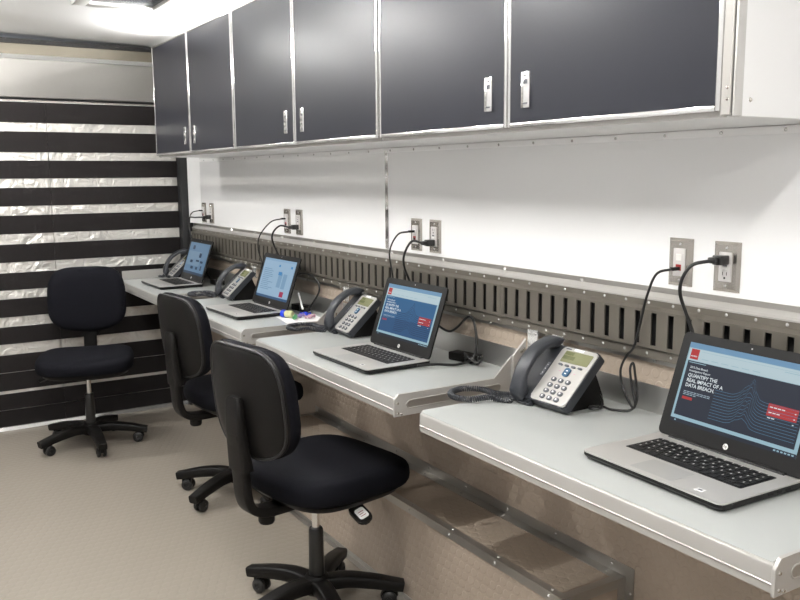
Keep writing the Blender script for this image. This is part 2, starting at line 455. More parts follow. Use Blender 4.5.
angle('floor_angle', [(-0.022, 0, -T, by, 0.0005, 0.0025), (-T, 0, -T, by, 0.0025, 0.02)])
bm = new_bm()
for i in range(9):
    yy = 0.05 + i * 0.225
    for px, pz, ax in ((-T, BZ - 0.012, 1), (bx - T, BZ + 0.02, 1), (0.012, BZ + T, 0), (bx - 0.02, BZ + T, 0)):
        Mx = Matrix.Translation((px, yy, pz)) @ (Matrix.Rotation(-PI / 2, 4, 'Y') if ax else Matrix.Identity(4))
        lathe(bm, [(0, 0.003), (0.003, 0.0022), (0.005, 0)], 7, Mx)
for pz in (0.30, 0.25, 0.1): lathe(bm, [(0, 0.003), (0.003, 0.0022), (0.005, 0)], 7, Matrix.Translation((bx - T, -0.018, pz)) @ Matrix.Rotation(-PI / 2, 4, 'Y'))
stuff(finish(bm, 'rivets', M_RIVET, wb))

# ---- ceiling vent
def ceil_z(x): return ZC - (ZC - ZCS) * abs(x - XM) / (XW - XM)
vz = ceil_z(1.0)
v = thing('ceiling_vent', 'square ceiling vent with white frame and dark smoked lid', 'vent', (0.99, 3.775, vz - 0.004))
bm = new_bm()
for q in ((-0.2, -0.14, -0.2, 0.2), (0.14, 0.2, -0.2, 0.2), (-0.14, 0.14, -0.2, -0.14), (-0.14, 0.14, 0.14, 0.2)):
    rbox(bm, q[0], q[1], q[2], q[3], -0.018, 0.003, 0.004, 2)
finish(bm, 'frame', M_WHITEPL, v)
bm = new_bm(); rbox(bm, -0.145, 0.145, -0.145, 0.145, -0.004, 0.003, 0.002, 1); finish(bm, 'lid', M_DUSK, v)

# ---- ceiling lamps: long fixtures across the room
lampn = ['by the plain end wall', 'over the open floor past the cabinet end', 'before the gap between the two desks', 'over the chair at the blue web page', 'beside the ceiling vent', 'by the striped door']
for i, y in enumerate(LAMPS_Y):
    lx = LAMP_X if y < 4 else LAMP_X - 0.11
    z = ceil_z(lx) - 0.004
    t = thing('ceiling_lamp', 'long white ceiling lamp across the room ' + lampn[i], 'lamp', (lx, y, z - 0.001), 0, 'long ceiling lamps')
    bm = new_bm(); rbox(bm, -0.27, 0.27, -0.055, 0.055, -0.012, 0.0, 0.003, 2)
    for k in (-1, 1): rbox(bm, k * 0.258 - 0.01, k * 0.258 + 0.01, -0.05, 0.05, -0.026, -0.010, 0.004, 2)
    finish(bm, 'housing', M_WHITEPL, t)
    bm = new_bm(); prism(bm, [(-0.034, -0.0122), (-0.032, -0.018), (-0.026, -0.024), (0.026, -0.024), (0.032, -0.018), (0.034, -0.0122)], -0.247, 0.247, lambda u, v, a: (a, u, v)); finish(bm, 'lens', M_LENS, t)

# ================================================================== OVERHEAD CABINETS
CX = 1.29; CZ0, CZ1 = Zs(.097), Zs(.668)
def cabinet(y0, y1, label, end=False):
    W = y1 - y0
    t = thing('overhead_cabinet', label, 'cabinet', (CX, y0, CZ0), 0, 'overhead cabinets along the white wall')
    H = CZ1 - CZ0; Dp = XW - CX - 0.0008
    bm = new_bm()
    rbox(bm, 0.022, Dp, 0.001, 0.021, 0, H, 0.002, 1); rbox(bm, 0.022, Dp, W - 0.021, W - 0.001, 0, H, 0.002, 1)
    prism(bm, [(0.022, 0.006), (Dp, 0.0), (Dp, 0.016), (0.022, 0.02)], 0.021, W - 0.021, XZ); box(bm, 0.022, Dp, 0.021, W - 0.021, H - 0.018, H); box(bm, Dp - 0.006, Dp, 0.021, W - 0.021, 0.02, H - 0.018)
    finish(bm, 'carcass', M_SIDE, t, smooth=0.5)
    bm = new_bm()   # metal face frame behind the doors
    box(bm, 0.015, 0.0215, 0.001, W - 0.001, 0.001, 0.014); box(bm, 0.015, 0.0215, 0.001, 0.018, 0.014, H); box(bm, 0.015, 0.0215, W - 0.018, W - 0.001, 0.014, H)
    finish(bm, 'face_frame', M_ALUW, t, smooth=0)
    mid = W / 2
    for k, (a, b) in enumerate(((0.002, mid - 0.0015), (mid + 0.0015, W - 0.002))):
        z0, z1 = 0.010, H - 0.002
        f = 0.011
        bm = new_bm(); box(bm, 0.002, 0.014, a + f, b - f, z0 + f, z1 - f)
        d = finish(bm, 'door', M_DOOR, t, smooth=0)
        bm = new_bm()
        for q in ((a, a + f, z0, z1), (b - f, b, z0, z1), (a + f, b - f, z0, z0 + f), (a + f, b - f, z1 - f, z1)):
            rbox(bm, 0.0, 0.0145, q[0], q[1], q[2], q[3], 0.0025, 2)
        finish(bm, 'door_edge_trim', M_BRIGHT, d)
        yc = b - 0.068 if k == 0 else a + 0.068
        bm = new_bm(); rbox(bm, -0.003, 0.002, yc - 0.0145, yc + 0.0145, 0.052, 0.134, 0.0015, 2)
        finish(bm, 'latch_plate', M_BRIGHT, d)
        bm = new_bm(); box(bm, -0.0036, -0.0028, yc - 0.008, yc + 0.005, 0.106, 0.116); box(bm, -0.0036, -0.0028, yc - 0.009, yc + 0.006, 0.0605, 0.064); box(bm, -0.0034, -0.0028, yc - 0.006, yc + 0.006, 0.1235, 0.125)
        stuff(finish(bm, 'latch_slot', M_PHKEY, d, smooth=0))
    bm = new_bm()
    for q in (0.03, 0.05):
        lathe(bm, [(0, 0.002), (0.002, 0.0015), (0.0032, 0)], 7, Matrix.Translation((0.001 if end else 0.0, -0.012 if end else 0.0078, q)) @ Matrix.Rotation(-PI / 2, 4, 'Y'))
    lathe(bm, [(0, 0.003), (0.003, 0.002), (0.0045, 0)], 7, Matrix.Translation((0.05, -0.024 if end else 0.001, 0.03)) @ Matrix.Rotation(PI / 2, 4, 'X'))
    stuff(finish(bm, 'screws', M_STEEL, t))
    if end:
        bm = new_bm(); rbox(bm, 0.001, 0.0225, -0.019, 0.0012, 0.002, H, 0.0015, 1); finish(bm, 'end_stile', M_ALUW, t)
        bm = new_bm(); box(bm, 0.006, 0.03, -0.0225, -0.0188, 0.002, H); finish(bm, 'gasket', M_RUBBER, t, smooth=0)
        bm = new_bm(); rbox(bm, 0.0225, Dp, -0.024, 0.0015, 0.0, H, 0.0015, 1); finish(bm, 'end_panel', M_SIDE, t)
        bm = new_bm(); rbox(bm, 0.002, 0.026, -0.0265, -0.0225, 0.001, H, 0.001, 1); finish(bm, 'corner_angle', M_ALU, t)
    cv = bm = new_bm(); prism(bm, [(0.035, H + 0.0004), (0.085, H + 0.0004), (0.085, H + 0.016), (0.070, H + 0.016), (0.046, H + 0.006), (0.035, H + 0.006)], 0.01, W - 0.01, XZ); ch = finish(bm, 'fill_channel', M_ALU, t, smooth=0)  # holder for the added fill strip
    bm = new_bm(); prism(bm, [(0.047, H + 0.0066), (0.0695, H + 0.0160), (0.0685, H + 0.0182), (0.046, H + 0.0090)], 0.012, W - 0.012, XZ); finish(bm, 'added_fill_strip', M_FILL, ch, smooth=0)  # invented glowing strip, out of view, brightens the ceiling
    return t
cabinet(1.002, 2.204, 'navy-grey two-door overhead cabinet with exposed white end panel above the near-black web page laptop', True)
cabinet(2.210, 3.388, 'navy-grey two-door overhead cabinet above the wall panel seam strip')
cabinet(3.394, 4.545, 'navy-grey two-door overhead cabinet at the striped door end of the row')

# ================================================================== DESKS
DZ = 0.815
def desk(y0, L, DXF, label, far_upstand=False):
    t = thing('wall_desk', label, 'desk', (DXF, y0, DZ), 0, 'wall desks in a row')
    Wd = XW - DXF - 0.001
    def outline(i, ch):
        return [(i, i), (Wd - i, i), (Wd - i, L - i), (i + ch, L - i), (i, L - i - ch)]
    bm = new_bm(); prism(bm, outline(0.0, 0.022), -0.048, -0.0005, XY)
    es = [e for e in bm.edges if all(abs(v.co.z + 0.0005) < 1e-5 for v in e.verts)]
    bmesh.ops.bevel(bm, geom=es, offset=0.005, segments=3, affect='EDGES', profile=0.5)
    fr = finish(bm, 'edge_frame', M_ALUW, t, smooth=0.7)
    bm = new_bm(); prism(bm, outline(0.0065, 0.020), -0.004, 0.0003, XY); finish(bm, 'worktop', M_TOP, t, smooth=0)
    bm = new_bm(); rbox(bm, -0.0022, 0.001, 0.0, L - 0.022, -0.0345, -0.0315, 0.0008, 1); finish(bm, 'edge_bead', M_ALUW, fr)
    # end plate, a thin upright sheet with a wing and a finger slot
    k0 = Wd - 0.477
    out = [(-0.004, -0.052), (-0.004, -0.006), (0.010, 0.011), (0.333 + k0, 0.009), (0.396 + k0, 0.068), (0.396 + k0, -0.040), (0.32 + k0, -0.052)]
    slot = [(0.048 + 0.011 * math.cos(a), -0.021 + 0.011 * math.sin(a)) for a in [PI / 2 + PI * k / 8 for k in range(9)]] + [(0.352 + 0.011 * math.cos(a), -0.019 + 0.011 * math.sin(a)) for a in [-PI / 2 + PI * k / 8 for k in range(9)]]
    bm = new_bm(); prism(bm, out, -0.007, 0.0, XZ)
    es = list(bm.edges); bmesh.ops.bevel(bm, geom=es, offset=0.0012, segments=1, affect='EDGES')
    ep = finish(bm, 'end_plate', M_ALUW, t, smooth=0.5)
    bm = new_bm()       # recessed slot: a raised rim around a darker floor
    rim = []
    n = len(slot)
    for k in range(n):
        tube_r = 0.0012
    tube(bm, [(u, -0.0072, v_) for u, v_ in slot] + [(slot[0][0], -0.0072, slot[0][1])], 0.0016, 6)
    finish(bm, 'slot_rim', M_ALUW, ep)
    bm = new_bm(); prism(bm, slot, -0.0074, -0.0068, XZ); finish(bm, 'slot_recess', M_ALUD, ep, smooth=0)
    bm = new_bm()
    for u, v_ in ((0.008, -0.014), (0.008, -0.042), (0.02, -0.046)):
        lathe(bm, [(0, 0.0025), (0.0025, 0.002), (0.004, 0)], 8, Matrix.Translation((u, -0.007, v_)) @ Matrix.Rotation(PI / 2, 4, 'X'))
    stuff(finish(bm, 'screws', M_STEEL, ep))
    # wall bracket standing behind the end plate's wing
    br = [(0.398 + k0, -0.050), (0.398 + k0, 0.070), (0.437 + k0, 0.106), (Wd - 0.03, 0.118), (Wd - 0.03, -0.050)]
    bm = new_bm(); prism(bm, br, -0.012, -0.004, XZ)
    bmesh.ops.bevel(bm, geom=list(bm.edges), offset=0.0015, segments=1, affect='EDGES')
    b_ = finish(bm, 'wall_bracket', M_ALUW, t, smooth=0.5)
    bm = new_bm(); box(bm, 0.413 + k0, 0.419 + k0, -0.0135, -0.0118, 0.028, 0.04); lathe(bm, [(0, 0.0025), (0.003, 0.002), (0.0045, 0)], 8, Matrix.Translation((0.412 + k0, -0.012, 0.018)) @ Matrix.Rotation(PI / 2, 4, 'X'))
    tube(bm, [(0.425 + k0, -0.0125, 0.078), (0.440 + k0, -0.0125, 0.090)], 0.004, 8)
    stuff(finish(bm, 'bracket_screws', M_STEEL, b_))
    # upstand at the wall
    bm = new_bm(); prism(bm, [(Wd - 0.006, 0.0004), (Wd - 0.003, 0.07), (Wd - 0.0005, 0.07), (Wd - 0.0005, 0.0004)], 0.0, L, XZ)
    finish(bm, 'upstand', M_ALU, t, smooth=0)
    bm = new_bm(); lathe(bm, [(0, 0.016), (0.005, 0.0155), (0.0085, 0.011), (0.009, 0.0)], 14, Matrix.Translation((Wd - 0.005, 0.05, 0.045)) @ Matrix.Rotation(-PI / 2, 4, 'Y'))
    finish(bm, 'bumper', M_WHITEPL, t)
    # hinge plates that hang the desk from the track
    for yy in (-0.062, L - 0.035):
        bm = new_bm(); rbox(bm, Wd - 0.030, Wd - 0.024, yy, yy + 0.045, 0.090, 0.148, 0.001, 1)
        rbox(bm, Wd - 0.028, Wd - 0.0105, yy, yy + 0.045, 0.086, 0.092, 0.001, 1)
        h = finish(bm, 'hinge_plate', M_BRIGHT, t)
        bm = new_bm()
        for a, c in ((0.010, 0.138), (0.035, 0.138), (0.012, 0.104)):
            lathe(bm, [(0, 0.004), (0.0035, 0.003), (0.005, 0)], 8, Matrix.Translation((Wd - 0.030, yy + a, c)) @ Matrix.Rotation(-PI / 2, 4, 'Y'))
        stuff(finish(bm, 'hinge_screws', M_RIVET, h))
    if far_upstand:
        bm = new_bm(); rbox(bm, 0.02, Wd - 0.008, L - 0.006, L - 0.001, 0.0004, 0.052, 0.001, 1); finish(bm, 'side_upstand', M_ALUW, t)
    return t
DY = [(0.742, 1.022, 1.132), (1.898, 1.002, 1.150), (3.055, 0.955, 1.162), (4.175, 0.845, 1.170)]
desk(*DY[0], 'pale grey wall desk carrying the near-black web page laptop')
desk(*DY[1], 'pale grey wall desk carrying the blue web page laptop')
desk(*DY[2], 'pale grey wall desk carrying the white paper with coloured sweets')
desk(*DY[3], 'pale grey wall desk standing against the black-striped door', True)

# ================================================================== WALL PLATES
def plate_base(t):
    hw, hh = 0.035, 0.0571
    bm = new_bm()
    A = [(-hw, -hh), (hw, -hh), (hw, hh), (-hw, hh)]; k = 0.0075
    B = [(-hw + k, -hh + k), (hw - k, -hh + k), (hw - k, hh - k), (-hw + k, hh - k)]
    rows = [[bm.verts.new((-0.0003, y, z)) for y, z in A], [bm.verts.new((-0.002, y, z)) for y, z in A], [bm.verts.new((-0.0065, y, z)) for y, z in B]]
    for P, Q in zip(rows, rows[1:]):
        for i in range(4): bm.faces.new([P[i], P[(i + 1) % 4], Q[(i + 1) % 4], Q[i]])
    bm.faces.new(rows[2]); bm.faces.new(rows[0][::-1])
    finish(bm, 'cover_plate', M_STEEL, t, smooth=0)
    bm = new_bm()
    for z in (0.043, -0.043): lathe(bm, [(0, 0.002), (0.0025, 0.0016), (0.0036, 0)], 10, Matrix.Translation((-0.0065, 0, z)) @ Matrix.Rotation(-PI / 2, 4, 'Y'))
    stuff(finish(bm, 'screws', M_CHROME, t))
    bm = new_bm(); rbox(bm, -0.0100, -0.0060, -0.0168, 0.0168, -0.0335, 0.0335, 0.0012, 2); return finish(bm, 'insert', M_INSERT, t)
def net_plate(y, label):
    t = thing('network_wall_plate', label, 'wall plate', (XW, y, Zs(-.213)), 0, 'network wall plates')
    ins = plate_base(t)
    bm = new_bm(); rbox(bm, -0.0115, -0.0095, -0.008, 0.008, 0.004, 0.020, 0.0008, 1); finish(bm, 'blank_jack', M_WHITEPL, ins)
    bm = new_bm(); rbox(bm, -0.0115, -0.0095, -0.008, 0.008, -0.020, -0.005, 0.0008, 1); finish(bm, 'jack', M_RED, ins)
    bm = new_bm(); box(bm, -0.0120, -0.0110, -0.006, 0.006, -0.019, -0.011); finish(bm, 'jack_opening', M_DARK, ins, smooth=0)
def power_plate(y, label):
    t = thing('power_outlet', label, 'outlet', (XW, y, Zs(-.213)), 0, 'power outlets')
    ins = plate_base(t)
    for zc in (0.019, -0.019):
        bm = new_bm()
        box(bm, -0.0104, -0.0098, 0.0045, 0.006, zc, zc + 0.008); box(bm, -0.0104, -0.0098, -0.006, -0.0045, zc, zc + 0.008)
        cyl(bm, (-0.0104, 0, zc - 0.006), (-0.0098, 0, zc - 0.006), 0.0026, n=10)
        finish(bm, 'socket_holes', M_DARK, ins, smooth=0)
    for zc in (0.0035, -0.0035):
        bm = new_bm(); rbox(bm, -0.0112, -0.0098, -0.006, 0.006, zc - 0.0022, zc + 0.0022, 0.0005, 1); finish(bm, 'test_button', M_PHKEY if zc > 0 else M_WHITEPL, ins)
who = ['above the near-black web page laptop', 'above the blue web page laptop', 'above the laptop showing a document page', 'nearest the striped door']
NETY = [1.358, 2.527, 3.640, 4.815]; POWY = [1.228, 2.408, 3.508, 4.685]
for y, s in zip(NETY, who): net_plate(y, 'steel network wall plate with a red jack ' + s)
for y, s in zip(POWY, who): power_plate(y, 'steel power outlet plate with a black plug ' + s)

# ================================================================== LAPTOPS
TILT = math.radians(19)
LW, LD = 0.358, 0.240
def laptop(loc, rz, label, page):
    t = thing('laptop', label, 'laptop', loc, rz, 'silver and black laptops on the wall desks')
    h = LW / 2
    # base: black tray with a silver deck
    bm = new_bm()
    o1 = rpoly(0.006, LD, -h + 0.004, h - 0.004, 0.014); o2 = rpoly(0, LD, -h, h, 0.014)
    A = [bm.verts.new((x, y, 0.002)) for x, y in o1]; B = [bm.verts.new((x, y, 0.010)) for x, y in o2]; D = [bm.verts.new((x, y, 0.0155)) for x, y in o2]
    n = len(o1)
    for P, Q in ((A, B), (B, D)):
        for i in range(n): bm.faces.new([P[i], P[(i + 1) % n], Q[(i + 1) % n], Q[i]])
    bm.faces.new(A[::-1]); bm.faces.new(D)
    base = finish(bm, 'base', M_LIDBLK, t)
    bm = new_bm()
    for fx, fy in ((0.03, -h + 0.03), (0.03, h - 0.03), (LD - 0.02, -h + 0.03), (LD - 0.02, h - 0.03)): cyl(bm, (fx, fy, 0.0003), (fx, fy, 0.0025), 0.007, n=10)
    finish(bm, 'feet', M_RUBBER, base)
    bm = new_bm()      # ports on both sides
    for s in (-1, 1):
        for k, px in enumerate((0.13, 0.155, 0.18)): box(bm, px, px + 0.014, s * (h + 0.0004) - 0.0006, s * (h + 0.0004) + 0.0006, 0.008, 0.0125)
    finish(bm, 'ports', M_DARK, base, smooth=0)
    bm = new_bm(); prism(bm, rpoly(0.0005, LD - 0.0005, -h + 0.0005, h - 0.0005, 0.0135), 0.0155, 0.0185, XY)
    deck = finish(bm, 'deck', M_SILVER, t)
    bm = new_bm(); prism(bm, rpoly(0.014, 0.083, -0.052, 0.054, 0.003, 2), 0.0183, 0.0188, XY); finish(bm, 'touchpad', M_PAD, deck)
    bm = new_bm(); prism(bm, rpoly(0.094, 0.202, -0.146, 0.146, 0.004, 2), 0.0183, 0.0187, XY); kb = finish(bm, 'keyboard_well', M_KEY, deck)
    bm = new_bm(); rbox(bm, 0.020, 0.034, -h + 0.06, -h + 0.078, 0.0184, 0.0189, 0.0002, 1); finish(bm, 'sticker', M_PAPER, deck)
    bm = new_bm(); box(bm, 0.024, 0.030, -h + 0.063, -h + 0.073, 0.0188, 0.0191); finish(bm, 'sticker_print', M_PHKEY, deck, smooth=0)
    bm = new_bm(); legend = new_bm()
    rows = [(0.195, 14, 0.0105), (0.1785, 14, 0.0165), (0.1605, 14, 0.0165), (0.1425, 13, 0.0165), (0.1245, 12, 0.0165)]
    for xc, nk, hh in rows:
        wk = 0.284 / nk
        for i in range(nk):
            yc = 0.142 - (i + 0.5) * wk
            rbox(bm, xc - hh / 2, xc + hh / 2 - 0.0015, yc - wk / 2 + 0.0013, yc + wk / 2 - 0.0013, 0.0186, 0.0203, 0.0006, 1)
            box(legend, xc - 0.002, xc + 0.003, yc - 0.0005, yc + 0.0022, 0.02032, 0.02045)
    kx = [(0.142, 0.105), (0.105, 0.085), (0.085, 0.064), (0.064, -0.044), (-0.044, -0.064), (-0.064, -0.084), (-0.084, -0.103)]
    for a, b in kx: rbox(bm, 0.098, 0.1145, b + 0.0013, a - 0.0013, 0.0186, 0.0203, 0.0006, 1)
    for a, b, c, d in ((-0.104, -0.121, 0.098, 0.105), (-0.104, -0.121, 0.107, 0.1145), (-0.122, -0.141, 0.098, 0.105)): rbox(bm, c, d, b, a, 0.0186, 0.0203, 0.0006, 1)
    stuff(finish(bm, 'keys', M_KEY, deck, smooth=0.4))
    stuff(finish(legend, 'key_legends', M_INSERT, deck, smooth=0))
    # lid, in its own frame: a across to the viewer's right, u up, n toward the viewer
    A_ = Vector((0, -1, 0)); U_ = Vector((math.sin(TILT), 0, math.cos(TILT))); N_ = Vector((-math.cos(TILT), 0, math.sin(TILT)))
    O_ = Vector((LD - 0.012, 0, 0.020))
    ML = Matrix(((A_.x, U_.x, N_.x, O_.x), (A_.y, U_.y, N_.y, O_.y), (A_.z, U_.z, N_.z, O_.z), (0, 0, 0, 1)))
    bm = new_bm(); cyl(bm, (LD - 0.010, -h + 0.035, 0.0165), (LD - 0.010, h - 0.035, 0.0165), 0.0075, n=14); finish(bm, 'hinge', M_LIDBLK, t)
    LH = 0.236
    bm = new_bm(); prism(bm, rpoly(-h, h, 0.0, LH, 0.013), -0.006, 0.0, XY)
    bmesh.ops.transform(bm, matrix=ML, verts=bm.verts); bm2 = bm
    lid = finish(bm2, 'lid', M_LIDBLK, t)
    bm = new_bm(); cyl(bm, (0, 0.015, -0.0005), (0, 0.015, 0.0006), 0.0062, n=24); bmesh.ops.transform(bm, matrix=ML, verts=bm.verts); finish(bm, 'maker_badge', M_WHITEPL, lid)
    me = text_mesh('hp', 0.0095, ML @ Matrix.Translation((0.0003, 0.0128, 0.0008)) @ Matrix.Shear('XZ', 4, (0, 0)), 0.0, 'CENTER'); link('badge_letters', me, M_KEY, lid)
    bm = new_bm(); cyl(bm, (0, LH - 0.010, -0.0005), (0, LH - 0.010, 0.0004), 0.0018, n=10); bmesh.ops.transform(bm, matrix=ML, verts=bm.verts); finish(bm, 'webcam', M_INSERT, lid)
    SW, S0, S1 = 0.1555, 0.034, 0.215
    bm = new_bm(); prism(bm, [(-SW, S0), (SW, S0), (SW, S1), (-SW, S1)], -0.0005, 0.0003, XY); bmesh.ops.transform(bm, matrix=ML, verts=bm.verts)
    scr = finish(bm, 'screen', None, t, smooth=0)
    page(scr, ML, SW, S0, S1)
    return t
def em(name, col, s=1.0):
    ma = mat('screen_' + name, col, 0.35, emit=s * 1.15, spec=0.15)
    ma.node_tree.nodes['Principled BSDF'].inputs['Base Color'].default_value = (0.008, 0.008, 0.009, 1)
    return ma
def flat(parent, ML, name, rects, ma, lay):
    """flat screen shapes: list of polygons in lid coordinates"""
    bm = new_bm()
    for q in rects:
        if len(q) == 4 and not isinstance(q[0], tuple): q = [(q[0], q[2]), (q[1], q[2]), (q[1], q[3]), (q[0], q[3])]
        prism(bm, q, 0.0002, 0.0003 + 0.0001 * lay, XY)
    bmesh.ops.transform(bm, matrix=ML, verts=bm.verts)
    return finish(bm, name, ma, parent, smooth=0)
def breach_page(dark):
    def page(scr, ML, SW, S0, S1):
        sky = em('pale_blue', (0.40, 0.62, 0.72), 0.62)
        body = em('near_black' if dark else 'deep_blue', (0.012, 0.017, 0.03) if dark else (0.016, 0.088, 0.205), 1.0)
        scr.data.materials.append(sky)
        T_ = lambda x, y, lay=3: ML @ Matrix.Translation((x, y, 0.0004 + 0.0001 * lay))
        white = em('white', (0.85, 0.92, 0.95), 0.7); red = em('red', (0.60, 0.04, 0.04), 0.6)
        flat(scr, ML, 'browser_bar', [(-SW, SW, S1 - 0.012, S1)], em('bar_blue', (0.20, 0.40, 0.62), 0.6), 1)
        flat(scr, ML, 'task_bar', [(-SW, SW, S0, S0 + 0.0085)], em('bar_dark', (0.008, 0.014, 0.025) if dark else (0.02, 0.08, 0.18), 1), 1)
        flat(scr, ML, 'task_bar_icons', [(SW - 0.05 + k * 0.008, SW - 0.045 + k * 0.008, S0 + 0.003, S0 + 0.006) for k in range(6)] + [(-SW + 0.012, -SW + 0.016, S0 + 0.003, S0 + 0.006)], sky, 2)
        flat(scr, ML, 'page_header', [(-SW + 0.003, SW - 0.003, S1 - 0.040, S1 - 0.013)], em('pale_page', (0.60, 0.76, 0.82), 0.62), 1)
        p0, p1 = S0 + 0.016, S1 - 0.041
        flat(scr, ML, 'page_picture', [(-SW + 0.006, SW - 0.008, p0, p1)], body, 1)
        if not dark: flat(scr, ML, 'picture_foreground', [(-SW + 0.006, SW - 0.008, p0, p0 + 0.052)], em('foreground_blue', (0.012, 0.062, 0.155), 1.0), 2)
        flat(scr, ML, 'logo_square', [(-SW + 0.008, -SW + 0.030, S1 - 0.037, S1 - 0.014)], red, 2)
        me = text_mesh('verizon', 0.0056, T_(-SW + 0.0098, S1 - 0.0315), 0.0001); link('logo_letters', me, white, scr)
        flat(scr, ML, 'header_menu', [(-SW + 0.04 + k * 0.026, -SW + 0.058 + k * 0.026, S1 - 0.034, S1 - 0.0325) for k in range(6)] + [(SW - 0.07, SW - 0.02, S1 - 0.022, S1 - 0.0205), (-SW + 0.036, SW - 0.04, S1 - 0.018, S1 - 0.0172), (-SW + 0.01, -SW + 0.055, p1 - 0.004, p1 - 0.0025)], sky, 2)
        y = p1 - 0.016
        for s in ('2015 Data Breach', 'Investigations Report'):
            link('small_heading', text_mesh(s, 0.0066, T_(-SW + 0.016, y), 0.00006), white, scr); y -= 0.0075
        y -= 0.0045
        for s in ('QUANTIFY THE', 'REAL IMPACT OF A', 'DATA BREACH.'):
            link('headline', text_mesh(s, 0.0112, T_(-SW + 0.016, y), 0.0002), white, scr); y -= 0.0112
        y += 0.0045
        flat(scr, ML, 'body_text', [(-SW + 0.016 + j * 0.009, -SW + 0.0235 + j * 0.009, y - 0.0045 - k * 0.0035, y - 0.003 - k * 0.0035) for k in range(3) for j in range(8 - (k == 2) * 4)], em('text_grey', (0.35, 0.45, 0.52), 0.8), 2)
        flat(scr, ML, 'red_button', [(-SW + 0.016, -SW + 0.043, y - 0.0215, y - 0.0155)], red, 2)
        # ridge-line graph
        bm = new_bm(); rnd = random.Random(5)
        gx0, gx1 = -SW + 0.095, SW - 0.012
        for k in range(11):
            base = p0 + 0.012 + (10 - k) * 0.0062; pts = []
            for i in range(61):
                x = gx0 + (gx1 - gx0) * i / 60
                d1 = (x - 0.026) / 0.013; d2 = (x - 0.010) / 0.016; 
                hgt = (0.036 - k * 0.0022) * math.exp(-abs(d1) ** 1.5) + 0.011 * math.exp(-d2 * d2)
                hgt *= 1 + 0.10 * math.sin(i * 1.3 + k * 0.9) + 0.06 * rnd.uniform(-1, 1)
                pts.append((x, base + max(0, hgt)))
            lw = 0.00042 if dark else 0.0008
            for (xa, ya), (xb, yb) in zip(pts, pts[1:]):
                bm.faces.new([bm.verts.new((xa, ya - lw, 0.0006)), bm.verts.new((xb, yb - lw, 0.0006)), bm.verts.new((xb, yb + lw, 0.0006)), bm.verts.new((xa, ya + lw, 0.0006))])
        bmesh.ops.transform(bm, matrix=ML, verts=bm.verts)
        finish(bm, 'line_graph', em('graph_blue' if dark else 'graph_navy', (0.06, 0.15, 0.24) if dark else (0.006, 0.022, 0.06), 1.0), scr, smooth=0)
        ry = p0 + 0.062
        flat(scr, ML, 'red_panel', [(SW - 0.085, SW - 0.018, ry, ry + 0.014), (SW - 0.085, SW - 0.018, ry - 0.011, ry - 0.0008)], red, 3)
        flat(scr, ML, 'panel_text', [(SW - 0.081 + j * 0.009, SW - 0.074 + j * 0.009, ry + 0.006 - k * 0.011, ry + 0.008 - k * 0.011) for k in range(3) for j in range(4 - k)] + [(SW - 0.025, SW - 0.022, ry + 0.004 - k * 0.011, ry + 0.006 - k * 0.011) for k in range(3)], white, 4)
    return page
def doc_page(scr, ML, SW, S0, S1):
    sky = em('doc_blue', (0.30, 0.50, 0.72), 0.62); scr.data.materials.append(sky)
    ink = em('doc_ink', (0.16, 0.31, 0.50), 0.62); blue = em('doc_bright', (0.05, 0.28, 0.62), 0.62); red = em('doc_red', (0.45, 0.03, 0.10), 0.62)
    flat(scr, ML, 'page_sheet', [(-SW + 0.004, SW - 0.004, S0 + 0.012, S1 - 0.010)], em('doc_sheet', (0.38, 0.57, 0.76), 0.62), 1)
    flat(scr, ML, 'task_bar', [(-SW, SW, S0, S0 + 0.011)], em('doc_bar', (0.04, 0.12, 0.26), 0.62), 1)
    r = random.Random(3)
    flat(scr, ML, 'text_lines', [(-SW + 0.02, -SW + 0.02 + r.uniform(0.06, 0.12), S1 - 0.05 - k * 0.0085, S1 - 0.0475 - k * 0.0085) for k in range(12)], ink, 2)
    flat(scr, ML, 'picture_panel', [(0.018, 0.055, S0 + 0.055, S1 - 0.06), (0.064, 0.10, S0 + 0.052, S1 - 0.062)], em('doc_panel', (0.24, 0.42, 0.62), 0.62), 2)
    stuff(flat(scr, ML, 'blue_icons', [(0.012, 0.046, S1 - 0.07, S1 - 0.055), (0.0, 0.014, S1 - 0.034, S1 - 0.024), (0.115, 0.132, S1 - 0.034, S1 - 0.024)], blue, 3))
    flat(scr, ML, 'red_square', [(0.07, 0.105, S0 + 0.016, S0 + 0.040)], red, 3)
def icon_page(scr, ML, SW, S0, S1):
    sky = em('desk_blue', (0.20, 0.36, 0.55), 0.45); scr.data.materials.append(sky)
    ink = em('desk_ink', (0.025, 0.06, 0.13), 0.45)
    flat(scr, ML, 'bright_area', [(-SW + 0.01, 0.06, S0 + 0.05, S1 - 0.05)], em('desk_pale', (0.30, 0.46, 0.63), 0.45), 1)
    flat(scr, ML, 'task_bar', [(-SW, SW, S0, S0 + 0.014)], em('desk_bar', (0.03, 0.08, 0.16), 0.45), 1)
    stuff(flat(scr, ML, 'dark_icons', [(-0.10, -0.065, S1 - 0.04, S1 - 0.018), (-0.06, -0.02, S0 + 0.03, S0 + 0.045), (0.03, 0.065, S0 + 0.10, S0 + 0.125), (0.0, 0.05, S0 + 0.075, S0 + 0.085), (0.07, 0.11, S0 + 0.07, S0 + 0.082), (0.02, 0.05, S0 + 0.03, S0 + 0.045), (0.09, 0.11, S0 + 0.03, S0 + 0.055), (-0.09, -0.05, S0 + 0.065, S0 + 0.08)], ink, 2))
TOPZ = DZ + 0.0006
laptop((1.228, 1.088, TOPZ), math.radians(-1.5), 'silver laptop open on a near-black web page with a white headline', breach_page(True))
laptop((1.208, 2.338, TOPZ), math.radians(1.5), 'silver laptop open on a deep blue web page with a white headline', breach_page(False))
laptop((1.232, 3.478, TOPZ), math.radians(2.5), 'silver laptop open on a pale document page with a small red square', doc_page)
